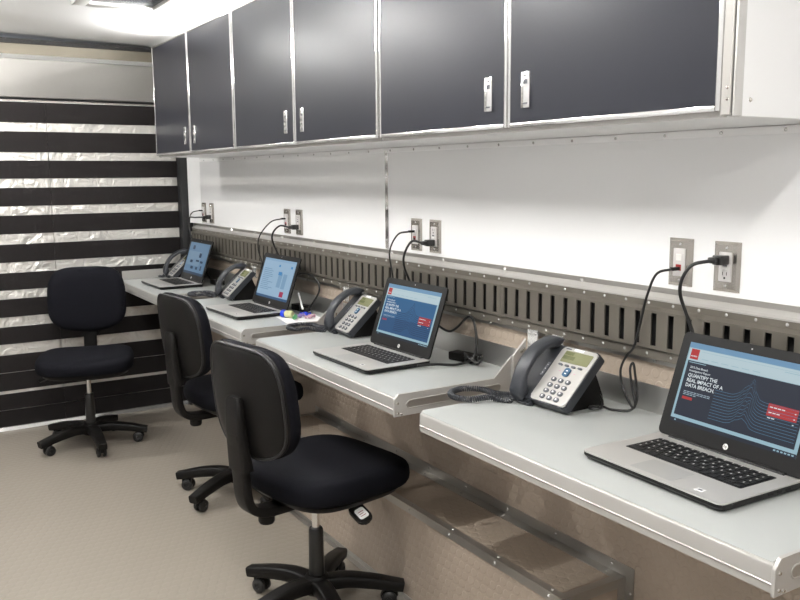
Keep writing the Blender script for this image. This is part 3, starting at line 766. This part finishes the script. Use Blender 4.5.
laptop((1.240, 4.612, TOPZ), math.radians(1.0), 'silver laptop open on a dim blue icon screen by the striped door', icon_page)

# ================================================================== DESK PHONES
PT = math.radians(44)
def phone(loc, rz, label):
    t = thing('desk_phone', label, 'telephone', loc, rz, 'desk phones on the wall desks')
    # face frame: a right, u up the slope, n out of the face
    A_ = Vector((0, -1, 0)); U_ = Vector((math.cos(PT), 0, math.sin(PT))); N_ = Vector((-math.sin(PT), 0, math.cos(PT)))
    O_ = Vector((0.024, 0, 0.004))
    MF = Matrix(((A_.x, U_.x, N_.x, O_.x), (A_.y, U_.y, N_.y, O_.y), (A_.z, U_.z, N_.z, O_.z), (0, 0, 0, 1)))
    def fp(name, bm, ma, par, smooth=0.6):
        bmesh.ops.transform(bm, matrix=MF, verts=bm.verts); return finish(bm, name, ma, par, smooth)
    H = 0.178; XR, XLft, XS_ = 0.098, -0.092, -0.030      # right edge, left edge, split between cradle and face
    bm = new_bm(); prism(bm, rpoly(XLft, XR, 0, H, 0.012), 0.0, 0.024, XY)
    es = [e for e in bm.edges if all(v.co.z > 0.023 for v in e.verts)]
    bmesh.ops.bevel(bm, geom=es, offset=0.005, segments=2, affect='EDGES')
    body = fp('body', bm, M_PHONE, t)
    bm = new_bm()       # foot stand: wedge from the slope down to the desk
    cs, sn = math.cos(PT), math.sin(PT)
    prism(bm, [(0.045, 0.0005), (0.175, 0.0005), (0.168, 0.028), (0.024 + cs * 0.15, 0.004 + sn * 0.15), (0.024 + cs * 0.03, 0.004 + sn * 0.03)], -0.075, 0.075, XZ)
    finish(bm, 'stand', M_BLKPL, t)
    bm = new_bm(); prism(bm, rpoly(XS_, XR - 0.003, 0.003, H - 0.003, 0.011), 0.022, 0.0265, XY)
    es = [e for e in bm.edges if all(v.co.z > 0.026 for v in e.verts)]
    bmesh.ops.bevel(bm, geom=es, offset=0.002, segments=2, affect='EDGES')
    face = fp('face_plate', bm, M_PHSIL, t)
    fz = 0.0265
    bm = new_bm(); prism(bm, rpoly(-0.012, 0.084, 0.128, 0.164, 0.003, 2), fz - 0.001, fz + 0.0006, XY); fp('display', bm, M_LCD, face)
    bm = new_bm()
    for q in ((-0.009, 0.020, 0.152, 0.161), (-0.009, 0.030, 0.138, 0.149)): box(bm, q[0], q[1], q[2], q[3], fz, fz + 0.0009)
    fp('display_text', bm, M_LCDD, face, 0)
    bm = new_bm(); rbox(bm, -0.018, 0.002, 0.168, 0.172, fz - 0.001, fz + 0.0006, 0.0004, 1); fp('maker_mark', bm, M_PHKEY, face)
    bm = new_bm(); rbox(bm, 0.012, 0.045, 0.1665, 0.1745, fz - 0.001, fz + 0.0007, 0.0004, 1); fp('paper_label', bm, M_PAPER, face)
    for k in range(4):
        bm = new_bm(); prism(bm, rpoly(-0.008 + k * 0.023, 0.006 + k * 0.023, 0.116, 0.1215, 0.0025, 3), fz - 0.001, fz + 0.003, XY); fp('soft_key', bm, M_PHKEY, face)
    bm = new_bm(); prism(bm, rpoly(0.026, 0.046, 0.086, 0.112, 0.007, 4), fz - 0.001, fz + 0.004, XY); fp('navigation_key', bm, M_PHBLUE, face)
    bm = new_bm()
    for q in (0.0925, 0.1015): box(bm, 0.033, 0.039, q, q + 0.003, fz + 0.0039, fz + 0.0043)
    fp('navigation_arrows', bm, M_WHITEPL, face, 0)
    bm = new_bm(); box(bm, 0.006, 0.013, 0.099, 0.101, fz, fz + 0.0006); box(bm, 0.058, 0.065, 0.099, 0.101, fz, fz + 0.0006); fp('key_marks', bm, M_PINK, face, 0)
    me = None
    for r in range(4):
        for c in range(3):
            bm = new_bm(); cx, cy = 0.010 + c * 0.025, 0.072 - r * 0.0185
            pad(bm, 0.0085, 0.0065, [(1.0, fz - 0.001), (1.0, fz + 0.0025), (0.8, fz + 0.004)], 2.6, 14, lambda x, y, z: (x + cx, y + cy, z))
            k = fp('key', bm, M_PHKEY, face)
    bm = new_bm()
    for r in range(4):
        for c in range(3): box(bm, 0.008 + c * 0.025, 0.0125 + c * 0.025, 0.0705 - r * 0.0185, 0.0745 - r * 0.0185, fz + 0.0039, fz + 0.0043)
    stuff(fp('key_legends', bm, M_WHITEPL, face, 0))
    bm = new_bm(); rbox(bm, XS_ - 0.016, XS_ - 0.005, 0.075, 0.118, 0.022, 0.027, 0.0015, 2); fp('volume_key', bm, M_PHKEY, body)
    bm = new_bm()
    for q in (0.083, 0.096, 0.109): cyl(bm, (XS_ - 0.0105, q, 0.027), (XS_ - 0.0105, q, 0.0274), 0.0013, n=8)
    fp('volume_marks', bm, M_WHITEPL, body)
    # handset: one arched bar with heavier ends
    prof = []
    NS = 26
    bm = new_bm(); rings = []
    hx = -0.064
    for i in range(NS + 1):
        s = i / NS
        u = -0.012 + 0.206 * s
        arch = math.sin(PI * s) ** 0.8
        top = 0.044 + 0.040 * arch
        e = min(s, 1 - s)
        thick = 0.021 + 0.030 * max(0, 1 - (e / 0.24)) ** 0.6 * (1 if e < 0.24 else 0)
        if e < 0.06: top -= 0.014 * (1 - e / 0.06) ** 2
        bot = max(0.023, top - thick)
        hw = 0.0235 + 0.003 * max(0, 1 - e / 0.22)
        if e < 0.05: hw *= 0.80 + 0.20 * (e / 0.05) ** 0.5
        ring = []
        n = 16
        cz, hz = (top + bot) / 2, (top - bot) / 2
        for k in range(n):
            th = 2 * PI * k / n; c, si = math.cos(th), math.sin(th)
            ring.append(bm.verts.new((hx + hw * math.copysign(abs(c) ** 0.6, c), u, cz + hz * math.copysign(abs(si) ** 0.6, si))))
        rings.append(ring)
    for P, Q in zip(rings, rings[1:]):
        for k in range(16): bm.faces.new([P[k], P[(k + 1) % 16], Q[(k + 1) % 16], Q[k]])
    bm.faces.new(rings[0][::-1]); bm.faces.new(rings[-1])
    hs = fp('handset', bm, M_PHONE, t, 1.2)
    # raised cradle lip at the foot
    bm = new_bm(); prism(bm, rpoly(XLft - 0.002, XS_ + 0.004, -0.014, 0.03, 0.012), 0.0, 0.020, XY)
    bmesh.ops.bevel(bm, geom=[e for e in bm.edges if all(v.co.z > 0.019 for v in e.verts)], offset=0.005, segments=2, affect='EDGES')
    fp('cradle', bm, M_PHONE, body)
    # coiled handset cord lying on the desk
    P0 = MF @ Vector((hx - 0.012, -0.010, 0.030))
    cp = spline([P0, P0 + Vector((-0.012, 0.012, -0.014)), (-0.050, 0.122, 0.012), (-0.098, 0.140, 0.0105), (-0.118, 0.185, 0.0105), (-0.095, 0.228, 0.0105), (-0.045, 0.240, 0.0105), (-0.008, 0.205, 0.0105), (-0.004, 0.150, 0.0105), (0.015, 0.100, 0.014)], 26)
    bm = new_bm(); hel = []
    L = 0; acc = [0]
    for a, b in zip(cp, cp[1:]): L += (b - a).length; acc.append(L)
    turns = int(L / 0.0062); NP = turns * 9; j = 0; prevn = None
    for i in range(NP + 1):
        s = L * i / NP
        while j < len(acc) - 2 and acc[j + 1] < s: j += 1
        f = (s - acc[j]) / max(1e-9, acc[j + 1] - acc[j]); p = cp[j].lerp(cp[j + 1], f); d = (cp[j + 1] - cp[j]).normalized()
        a = d.cross(Vector((0, 0, 1))).normalized() if abs(d.z) < 0.95 else Vector((1, 0, 0)); b = d.cross(a)
        ph = 2 * PI * turns * i / NP; rr = 0.0068
        q = p + (a * math.cos(ph) + b * math.sin(ph)) * rr
        q.z = max(q.z, 0.0022); hel.append(q)
    tube(bm, hel, 0.0021, 5)
    finish(bm, 'handset_cord', M_PHONE, t, 1.2)
    return t
pz = TOPZ
ph = phone((1.395, 1.606, pz), math.radians(2), 'charcoal and silver desk phone between two desks beside the near-black web page laptop')
dup(ph, (1.432, 2.785, pz), math.radians(-4), 'charcoal and silver desk phone beside the blue web page laptop')
dup(ph, (1.400, 3.930, pz), math.radians(-6), 'charcoal and silver desk phone beside the laptop showing a document page')
dup(ph, (1.425, 4.910, pz), math.radians(-6), 'charcoal and silver desk phone in front of the striped door')

# ================================================================== CABLES
def cable(name, pts, r, label, cat, group):
    bm = new_bm(); tube(bm, spline(pts, 10), r, 8)
    o = finish(bm, name, M_BLKGL, None, 1.2)
    return tag(o, label, cat, group)
zj = ZJ = Zs(-.213) - 0.015
def net_cable(i, pts):
    zj = ZJ + (0.0 if i == 0 else 0.027)
    pts = [pts[0][:2] + (zj,)] + pts[1:]
    t = thing('network_cable', 'thin black network cable hanging from the plate ' + who[i], 'cable', (XW - 0.012, NETY[i], zj), 0, 'network cables to the phones')
    bm = new_bm(); o = Vector((XW - 0.012, NETY[i], zj))
    tube(bm, spline([Vector(p) - o for p in pts], 10), 0.0032, 8); finish(bm, 'cord', M_BLKGL, t, 1.2)
    bm = new_bm(); rbox(bm, -0.022, 0.0, -0.0055, 0.0055, -0.004, 0.004, 0.001, 1); finish(bm, 'connector', M_BLKPL, t)
def power_cord(i, pts, brick, up=1, brick_rz=0.3):
    zc = Zs(-.213) + (0.017 if up else -0.021)
    o = Vector((XW - 0.0106, POWY[i], zc))
    t = thing('laptop_charger', 'black charger and adapter plugged into the outlet ' + who[i], 'charger', o, 0, 'laptop power cords')
    bm = new_bm(); rbox(bm, -0.030, 0.0, -0.0125, 0.0125, -0.011, 0.011, 0.003, 2); rbox(bm, -0.044, -0.028, -0.007, 0.014, -0.007, 0.007, 0.003, 2); finish(bm, 'plug', M_BLKGL, t)
    bm = new_bm(); tube(bm, spline([Vector((-0.040, 0.004, 0))] + [Vector(p) - o for p in pts], 10), 0.0042, 8); finish(bm, 'cord', M_BLKGL, t, 1.2)
    if brick:
        bm = new_bm(); M_ = Matrix.Translation(Vector(brick) - o) @ Matrix.Rotation(brick_rz, 4, 'Z')
        rbox(bm, -0.022, 0.022, -0.05, 0.05, 0.0005, 0.028, 0.005, 2, M_); finish(bm, 'adapter', M_BLKPL, t)
        bm = new_bm()
        for k in range(4):
            rr = 0.026 + 0.004 * k; c = Vector(brick) - o + Vector((-0.012, -0.055 - 0.004 * k, 0.014 + 0.004 * k))
            tube(bm, [c + Vector((rr * 0.5 * math.cos(a), rr * math.sin(a), 0.010 * math.sin(2 * a + k))) for a in [2 * PI * j / 20 for j in range(20)]], 0.0030, 6)
        finish(bm, 'coiled_lead', M_BLKGL, t, 1.2)
XO = XW - 0.034
# desk with the near-black page
net_cable(0, [(XW - 0.030, 1.358, zj), (XW - 0.060, 1.380, zj - 0.012), (XW - 0.062, 1.405, 1.12), (XW - 0.052, 1.432, 1.05), (XW - 0.050, 1.452, 0.985), (XW - 0.048, 1.478, 0.955), (XW - 0.050, 1.494, 0.915), (XW - 0.052, 1.480, 0.870), (XW - 0.056, 1.446, 0.832), (XW - 0.056, 1.436, 0.842), (XW - 0.052, 1.452, 0.885), (XW - 0.050, 1.462, 0.925), (XW - 0.044, 1.458, 0.940), (XW - 0.040, 1.452, 0.90), (XW - 0.046, 1.440, 0.850), (XW - 0.058, 1.450, 0.8225), (XW - 0.090, 1.482, 0.8215), (XW - 0.088, 1.512, 0.8215), (XW - 0.112, 1.532, 0.8215), (XW - 0.130, 1.516, 0.8215), (XW - 0.112, 1.500, 0.8250), (XW - 0.092, 1.512, 0.836), (XW - 0.084, 1.530, 0.848)])
power_cord(0, [(XW - 0.085, 1.262, 1.205), (XW - 0.095, 1.280, 1.15), (XW - 0.070, 1.268, 1.07), (XW - 0.060, 1.235, 0.98), (XW - 0.058, 1.19, 0.90), (XW - 0.058, 1.12, 0.8216), (XW - 0.056, 1.05, 0.8216)], (XW - 0.045, 1.01, TOPZ), 1, 0.0)
# desk with the blue page
net_cable(1, [(XW - 0.030, 2.527, zj + 0.025), (XW - 0.060, 2.560, zj + 0.015), (XW - 0.070, 2.60, 1.14), (XW - 0.06, 2.600, 1.06), (XW - 0.055, 2.59, 0.98), (XW - 0.055, 2.63, 0.88), (XW - 0.07, 2.68, 0.8215), (XW - 0.09, 2.72, 0.84)])
power_cord(1, [(XW - 0.080, 2.440, 1.185), (XW - 0.090, 2.475, 1.12), (XW - 0.060, 2.480, 1.04), (XW - 0.055, 2.40, 0.95), (XW - 0.055, 2.25, 0.90), (XW - 0.050, 2.14, 0.965), (XW - 0.050, 2.105, 0.90), (XW - 0.065, 2.10, 0.84), (XW - 0.12, 2.11, 0.8225), (XW - 0.19, 2.13, 0.828), (XW - 0.245, 2.148, 0.827)], (XW - 0.055, 2.165, TOPZ), 0, 0.2)
# desk with the document page
net_cable(2, [(XW - 0.030, 3.640, zj + 0.025), (XW - 0.060, 3.700, zj + 0.01), (XW - 0.075, 3.80, 1.13), (XW - 0.07, 3.84, 1.06), (XW - 0.06, 3.80, 0.97), (XW - 0.055, 3.78, 0.88), (XW - 0.07, 3.82, 0.8215), (XW - 0.09, 3.86, 0.84)])
power_cord(2, [(XW - 0.080, 3.560, 1.185), (XW - 0.090, 3.62, 1.13), (XW - 0.060, 3.60, 1.03), (XW - 0.055, 3.50, 0.96), (XW - 0.052, 3.38, 0.985), (XW - 0.050, 3.26, 0.975), (XW - 0.05, 3.22, 0.93), (XW - 0.055, 3.27, 0.87), (XW - 0.06, 3.33, 0.8225), (XW - 0.065, 3.36, 0.8225)], (XW - 0.055, 3.40, TOPZ), 0, 0.1)
# desk by the striped door
net_cable(3, [(XW - 0.030, 4.815, zj + 0.02), (XW - 0.055, 4.87, zj + 0.015), (XW - 0.06, 4.91, 1.16), (XW - 0.06, 4.90, 1.05), (XW - 0.055, 4.86, 0.95), (XW - 0.06, 4.87, 0.86), (XW - 0.065, 4.88, 0.835)])
power_cord(3, [(XW - 0.075, 4.75, 1.178), (XW - 0.085, 4.86, 1.165), (XW - 0.075, 4.84, 1.06), (XW - 0.055, 4.78, 0.93), (XW - 0.055, 4.65, 0.86), (XW - 0.06, 4.55, 0.8225)], (XW - 0.060, 4.47, TOPZ), 0, 0.1)

# ================================================================== SWEETS ON PAPER
bm = new_bm(); prism(bm, [(-0.09, -0.085), (0.085, -0.10), (0.10, 0.08), (-0.06, 0.10)], 0.0003, 0.0012, XY)
p = finish(bm, 'paper_sheet', M_PAPER, None, 0, (1.475, 3.205, TOPZ)); tag(p, 'white paper sheet under the coloured sweets on the desk', 'paper')
PZ = TOPZ + 0.0016
b = thing('small_bottle', 'small bottle with bright blue cap and yellow label lying on the white paper', 'bottle', (1.440, 3.255, PZ + 0.0165), math.radians(-62))
b.scale = (0.8, 0.8, 0.8)
bm = new_bm(); lathe(bm, [(0, 0.0), (0.017, 0.0), (0.019, 0.004), (0.019, 0.040), (0.015, 0.046), (0, 0.046)], 18, Matrix.Rotation(PI / 2, 4, 'Y')); finish(bm, 'label', M_YEL, b)
bm = new_bm(); lathe(bm, [(0, -0.026), (0.017, -0.026), (0.0205, -0.022), (0.0205, 0.0), (0, 0.0)], 18, Matrix.Rotation(PI / 2, 4, 'Y')); finish(bm, 'cap', M_BLUE, b)
def sweet(loc, rz, ma, label, s=0.85):
    t = thing('wrapped_sweet', label, 'sweet', loc, rz, 'wrapped sweets on the paper')
    bm = new_bm(); lathe(bm, [(0, -0.016 * s), (0.007 * s, -0.014 * s), (0.011 * s, -0.006 * s), (0.011 * s, 0.006 * s), (0.007 * s, 0.014 * s), (0, 0.016 * s)], 12, Matrix.Rotation(PI / 2, 4, 'Y')); finish(bm, 'centre', ma, t, 1.2)
    for k in (-1, 1):
        bm = new_bm(); lathe(bm, [(0.002, 0.013 * s), (0.0045 * s, 0.019 * s), (0.010 * s, 0.027 * s), (0.0085 * s, 0.027 * s), (0.003 * s, 0.019 * s)], 10, Matrix.Rotation(k * PI / 2, 4, 'Y')); finish(bm, 'twist', ma, t, 1.2)
sweet((1.488, 3.215, PZ + 0.0098), 0.4, M_PUR, 'purple wrapped sweet on the white paper')
sweet((1.525, 3.240, PZ + 0.0098), -0.9, M_BLUE, 'blue wrapped sweet on the white paper')
sweet((1.455, 3.195, PZ + 0.0098), 1.0, M_GRN, 'green wrapped sweet on the white paper')
sweet((1.515, 3.175, PZ + 0.0098), 0.2, M_PINK, 'pink wrapped sweet on the white paper')
t = thing('white_pen', 'white marker pen leaning on the adapter lead behind the coloured sweets', 'pen', (1.532, 3.282, TOPZ + 0.022))
d0 = Vector((0.0, 0.0, 0.0)); d1 = Vector((0.010, 0.062, 0.062))
bm = new_bm(); cyl(bm, d0 + Vector((0, 0, 0.003)), d0.lerp(d1, 0.72) + Vector((0, 0, 0.003)), 0.0045, n=12); finish(bm, 'barrel', M_WHITEPL, t)
bm = new_bm(); cyl(bm, d0.lerp(d1, 0.72) + Vector((0, 0, 0.003)), d1 + Vector((0, 0, 0.003)), 0.005, 0.004, n=12); finish(bm, 'cap', M_WHITEPL, t)

# ================================================================== CHAIRS
def chair(loc, rz, base_rz, label):
    t = thing('office_chair', label, 'chair', loc, rz, 'black task chairs')
    # seat
    bm = new_bm()
    def sf(x, y, z):
        f = (x / 0.23)
        return (x * 1.0 + 0.045, y * (1.0 + 0.03 * f), z + 0.008 - 0.018 * max(0, f - 0.35) ** 2 + 0.008 * (y / 0.24) ** 2 * (1 if z > 0.47 else 0))
    pad(bm, 0.232, 0.238, [(0.90, 0.425), (0.965, 0.430), (0.992, 0.442), (1.0, 0.458), (0.992, 0.474), (0.965, 0.487), (0.90, 0.496), (0.78, 0.499), (0.55, 0.498), (0.25, 0.496)], 3.4, 48, sf)
    finish(bm, 'seat', M_BLKFAB, t, 1.2)
    bm = new_bm(); pad(bm, 0.205, 0.215, [(0.6, 0.404), (0.9, 0.406), (0.97, 0.414), (1.0, 0.428)], 3.4, 40, lambda x, y, z: (x + 0.045, y, z)); finish(bm, 'seat_shell', M_BLKPL, t, 0.8)
    bm = new_bm(); rbox(bm, -0.08, 0.10, -0.055, 0.055, 0.372, 0.410, 0.010, 2); mech = finish(bm, 'tilt_mechanism', M_BLKPL, t)
    ML_ = Matrix.Translation((-0.03, 0, 0.012)) @ Matrix.Translation((0.05, -0.17, 0.385)) @ Matrix.Rotation(math.radians(22), 4, 'X') @ Matrix.Rotation(math.radians(-18), 4, 'Y') @ Matrix.Translation((-0.05, 0.17, -0.385))
    bm = new_bm(); tube(bm, spline([(0.045, -0.05, 0.392), (0.05, -0.12, 0.392), (0.052, -0.175, 0.385)], 6), 0.006, 8)
    bmesh.ops.translate(bm, vec=(-0.03, 0, 0.006), verts=bm.verts); lv = finish(bm, 'lever', M_BLKPL, t)
    bm = new_bm(); prism(bm, rpoly(0.030, 0.078, -0.245, -0.165, 0.016), 0.374, 0.390, XY); bmesh.ops.bevel(bm, geom=[e for e in bm.edges if abs(e.verts[0].co.z - e.verts[1].co.z) < 1e-4], offset=0.004, segments=2, affect='EDGES'); bmesh.ops.transform(bm, matrix=ML_, verts=bm.verts); finish(bm, 'paddle', M_BLKPL, lv)
    bm = new_bm(); prism(bm, rpoly(0.038, 0.071, -0.232, -0.190, 0.008, 3), 0.3898, 0.3908, XY); bmesh.ops.transform(bm, matrix=ML_, verts=bm.verts); finish(bm, 'sticker', M_PAPER, lv)
    bm = new_bm(); box(bm, 0.045, 0.064, -0.206, -0.204, 0.3907, 0.3911); box(bm, 0.045, 0.060, -0.214, -0.212, 0.3907, 0.3911); box(bm, 0.045, 0.064, -0.222, -0.220, 0.3907, 0.3911); bmesh.ops.transform(bm, matrix=ML_, verts=bm.verts); finish(bm, 'sticker_print', M_RED, lv, 0)
    # backrest: cushion, shell, rim; local frame leans back a little
    lean = math.radians(7)
    BE = lambda si: 3.6 + 0.9 * si
    def bf(x, y, z):      # x -> side, y -> up, z -> forward thickness
        bend = 0.030 * (x / 0.2) ** 2
        yy = y * (1 - 0.0) ; wd = x * (1.0 - 0.10 * max(0, (y / 0.2)) ** 2 - 0.03 * max(0, -y / 0.2) ** 2)
        fx = z + bend * 0.8
        return (-0.246 + fx - (yy + 0.20) * math.sin(lean) * 0.85, wd, 0.752 + yy * math.cos(lean))
    bm = new_bm(); pad(bm, 0.203, 0.177, [(0.93, 0.012), (0.985, 0.016), (1.0, 0.028), (0.985, 0.046), (0.945, 0.060), (0.86, 0.069), (0.65, 0.073), (0.3, 0.073)], BE, 48, bf); finish(bm, 'backrest', M_BLKFAB, t, 1.2)
    bm = new_bm(); pad(bm, 0.203, 0.177, [(0.25, -0.004), (0.7, -0.003), (0.90, 0.0), (0.955, 0.004), (0.985, 0.011), (0.985, 0.018)], BE, 48, bf); shell = finish(bm, 'back_shell', M_BLKPL, t, 1.2)
    rim = []
    for i in range(65):
        tt = 2 * PI * i / 64; c, si = math.cos(tt), math.sin(tt); e_ = BE(si)
        rim.append(bf(0.203 * 0.968 * math.copysign(abs(c) ** (2 / e_), c), 0.177 * 0.968 * math.copysign(abs(si) ** (2 / e_), si), 0.0045))
    bm = new_bm(); tube(bm, rim, 0.0042, 8); finish(bm, 'shell_rim', M_BLKGL, shell, 1.2)
    # J-shaped bar under the seat and up the back
    path = spline([(0.02, 0, 0.392), (-0.10, 0, 0.391), (-0.195, 0, 0.394), (-0.243, 0, 0.415), (-0.262, 0, 0.455), (-0.268, 0, 0.52), (-0.276, 0, 0.60), (-0.283, 0, 0.66)], 6)
    bm = new_bm(); tube(bm, path, 1, 16, flat=lambda s: (0.034, 0.015), up=(0, 1, 0)); finish(bm, 'back_bar', M_BLKPL, t, 0.9)
    bm = new_bm(); path2 = [(-0.268, 0, 0.545), (-0.273, 0, 0.59), (-0.279, 0, 0.65), (-0.283, 0, 0.71), (-0.284, 0, 0.755), (-0.282, 0, 0.770)]
    tube(bm, path2, 1, 16, flat=lambda s: ((0.047 - 0.012 * s) * (1 if s < 0.85 else 0.72), 0.020 - 0.009 * s), up=(0, 1, 0)); finish(bm, 'bar_cover', M_BLKPL, t, 0.9)
    bm = new_bm(); lathe(bm, [(0, 0.35), (0.022, 0.352), (0.026, 0.36), (0.026, 0.378), (0, 0.378)], 16, Matrix.Translation((-0.185, 0, 0.0))); finish(bm, 'adjuster_knob', M_BLKPL, t)
    # column
    bm = new_bm(); lathe(bm, [(0, 0.27), (0.0125, 0.27), (0.0125, 0.375), (0, 0.375)], 18); finish(bm, 'gas_piston', M_CHROME, t)
    bm = new_bm(); lathe(bm, [(0, 0.06), (0.026, 0.06), (0.025, 0.20), (0.0235, 0.276), (0.021, 0.281), (0, 0.281)], 20); finish(bm, 'column_sleeve', M_BLKGL, t)
    bm = new_bm(); lathe(bm, [(0, 0.058), (0.040, 0.060), (0.048, 0.072), (0.046, 0.105), (0.034, 0.122), (0, 0.124)], 20); finish(bm, 'base_hub', M_BLKPL, t)
    Rr = 0.258
    arm_me = None
    for k in range(5):
        a = base_rz - rz + 2 * PI * k / 5
        if arm_me is None:
            bm = new_bm(); pth = spline([(0.02, 0, 0.090), (0.10, 0, 0.096), (0.19, 0, 0.084), (0.245, 0, 0.072), (0.285, 0, 0.064)], 5)
            tube(bm, pth, 1, 14, flat=lambda s: (0.030 - 0.008 * s, 0.023 - 0.006 * s), up=(0, 1, 0)); arm = finish(bm, 'base_arm', M_BLKPL, t, 0.9); arm_me = arm.data
            bm = new_bm(); cyl(bm, (Rr, 0, 0.03), (Rr, 0, 0.062), 0.009, n=10)
            prism(bm, [(Rr - 0.022 + 0.027 * math.cos(q), 0.027 + 0.0275 * math.sin(q)) for q in [math.radians(x) for x in range(0, 181, 15)]], -0.009, 0.009, XZ)
            hood = finish(bm, 'castor', M_BLKPL, arm); hood_me = hood.data
            bm = new_bm()
            for s in (-1, 1):
                lathe(bm, [(0, 0.0), (0.022, 0.0), (0.0255, 0.004), (0.0255, 0.013), (0.020, 0.017), (0.010, 0.0175), (0.008, 0.014), (0, 0.014)], 20, Matrix.Translation((Rr - 0.022, s * 0.006, 0.0257)) @ Matrix.Rotation(-s * PI / 2, 4, 'X'))
            wh = finish(bm, 'castor_wheels', M_BLKGL, arm); wh_me = wh.data
        else:
            arm = link('base_arm', arm_me, None, t); hood = link('castor', hood_me, None, arm); wh = link('castor_wheels', wh_me, None, arm)
        arm.rotation_euler = (0, 0, a)
    return t
chair((0.878, 4.560, 0.0), math.radians(-106), math.radians(-19), 'black office chair with its front turned away from the striped door')
chair((1.280, 3.480, 0.0), math.radians(7), math.radians(137), 'black office chair drawn up at the desk with the sweets on paper')
chair((1.130, 2.362, 0.0), math.radians(10), math.radians(118), 'black office chair with white lever tag at the blue web page laptop')
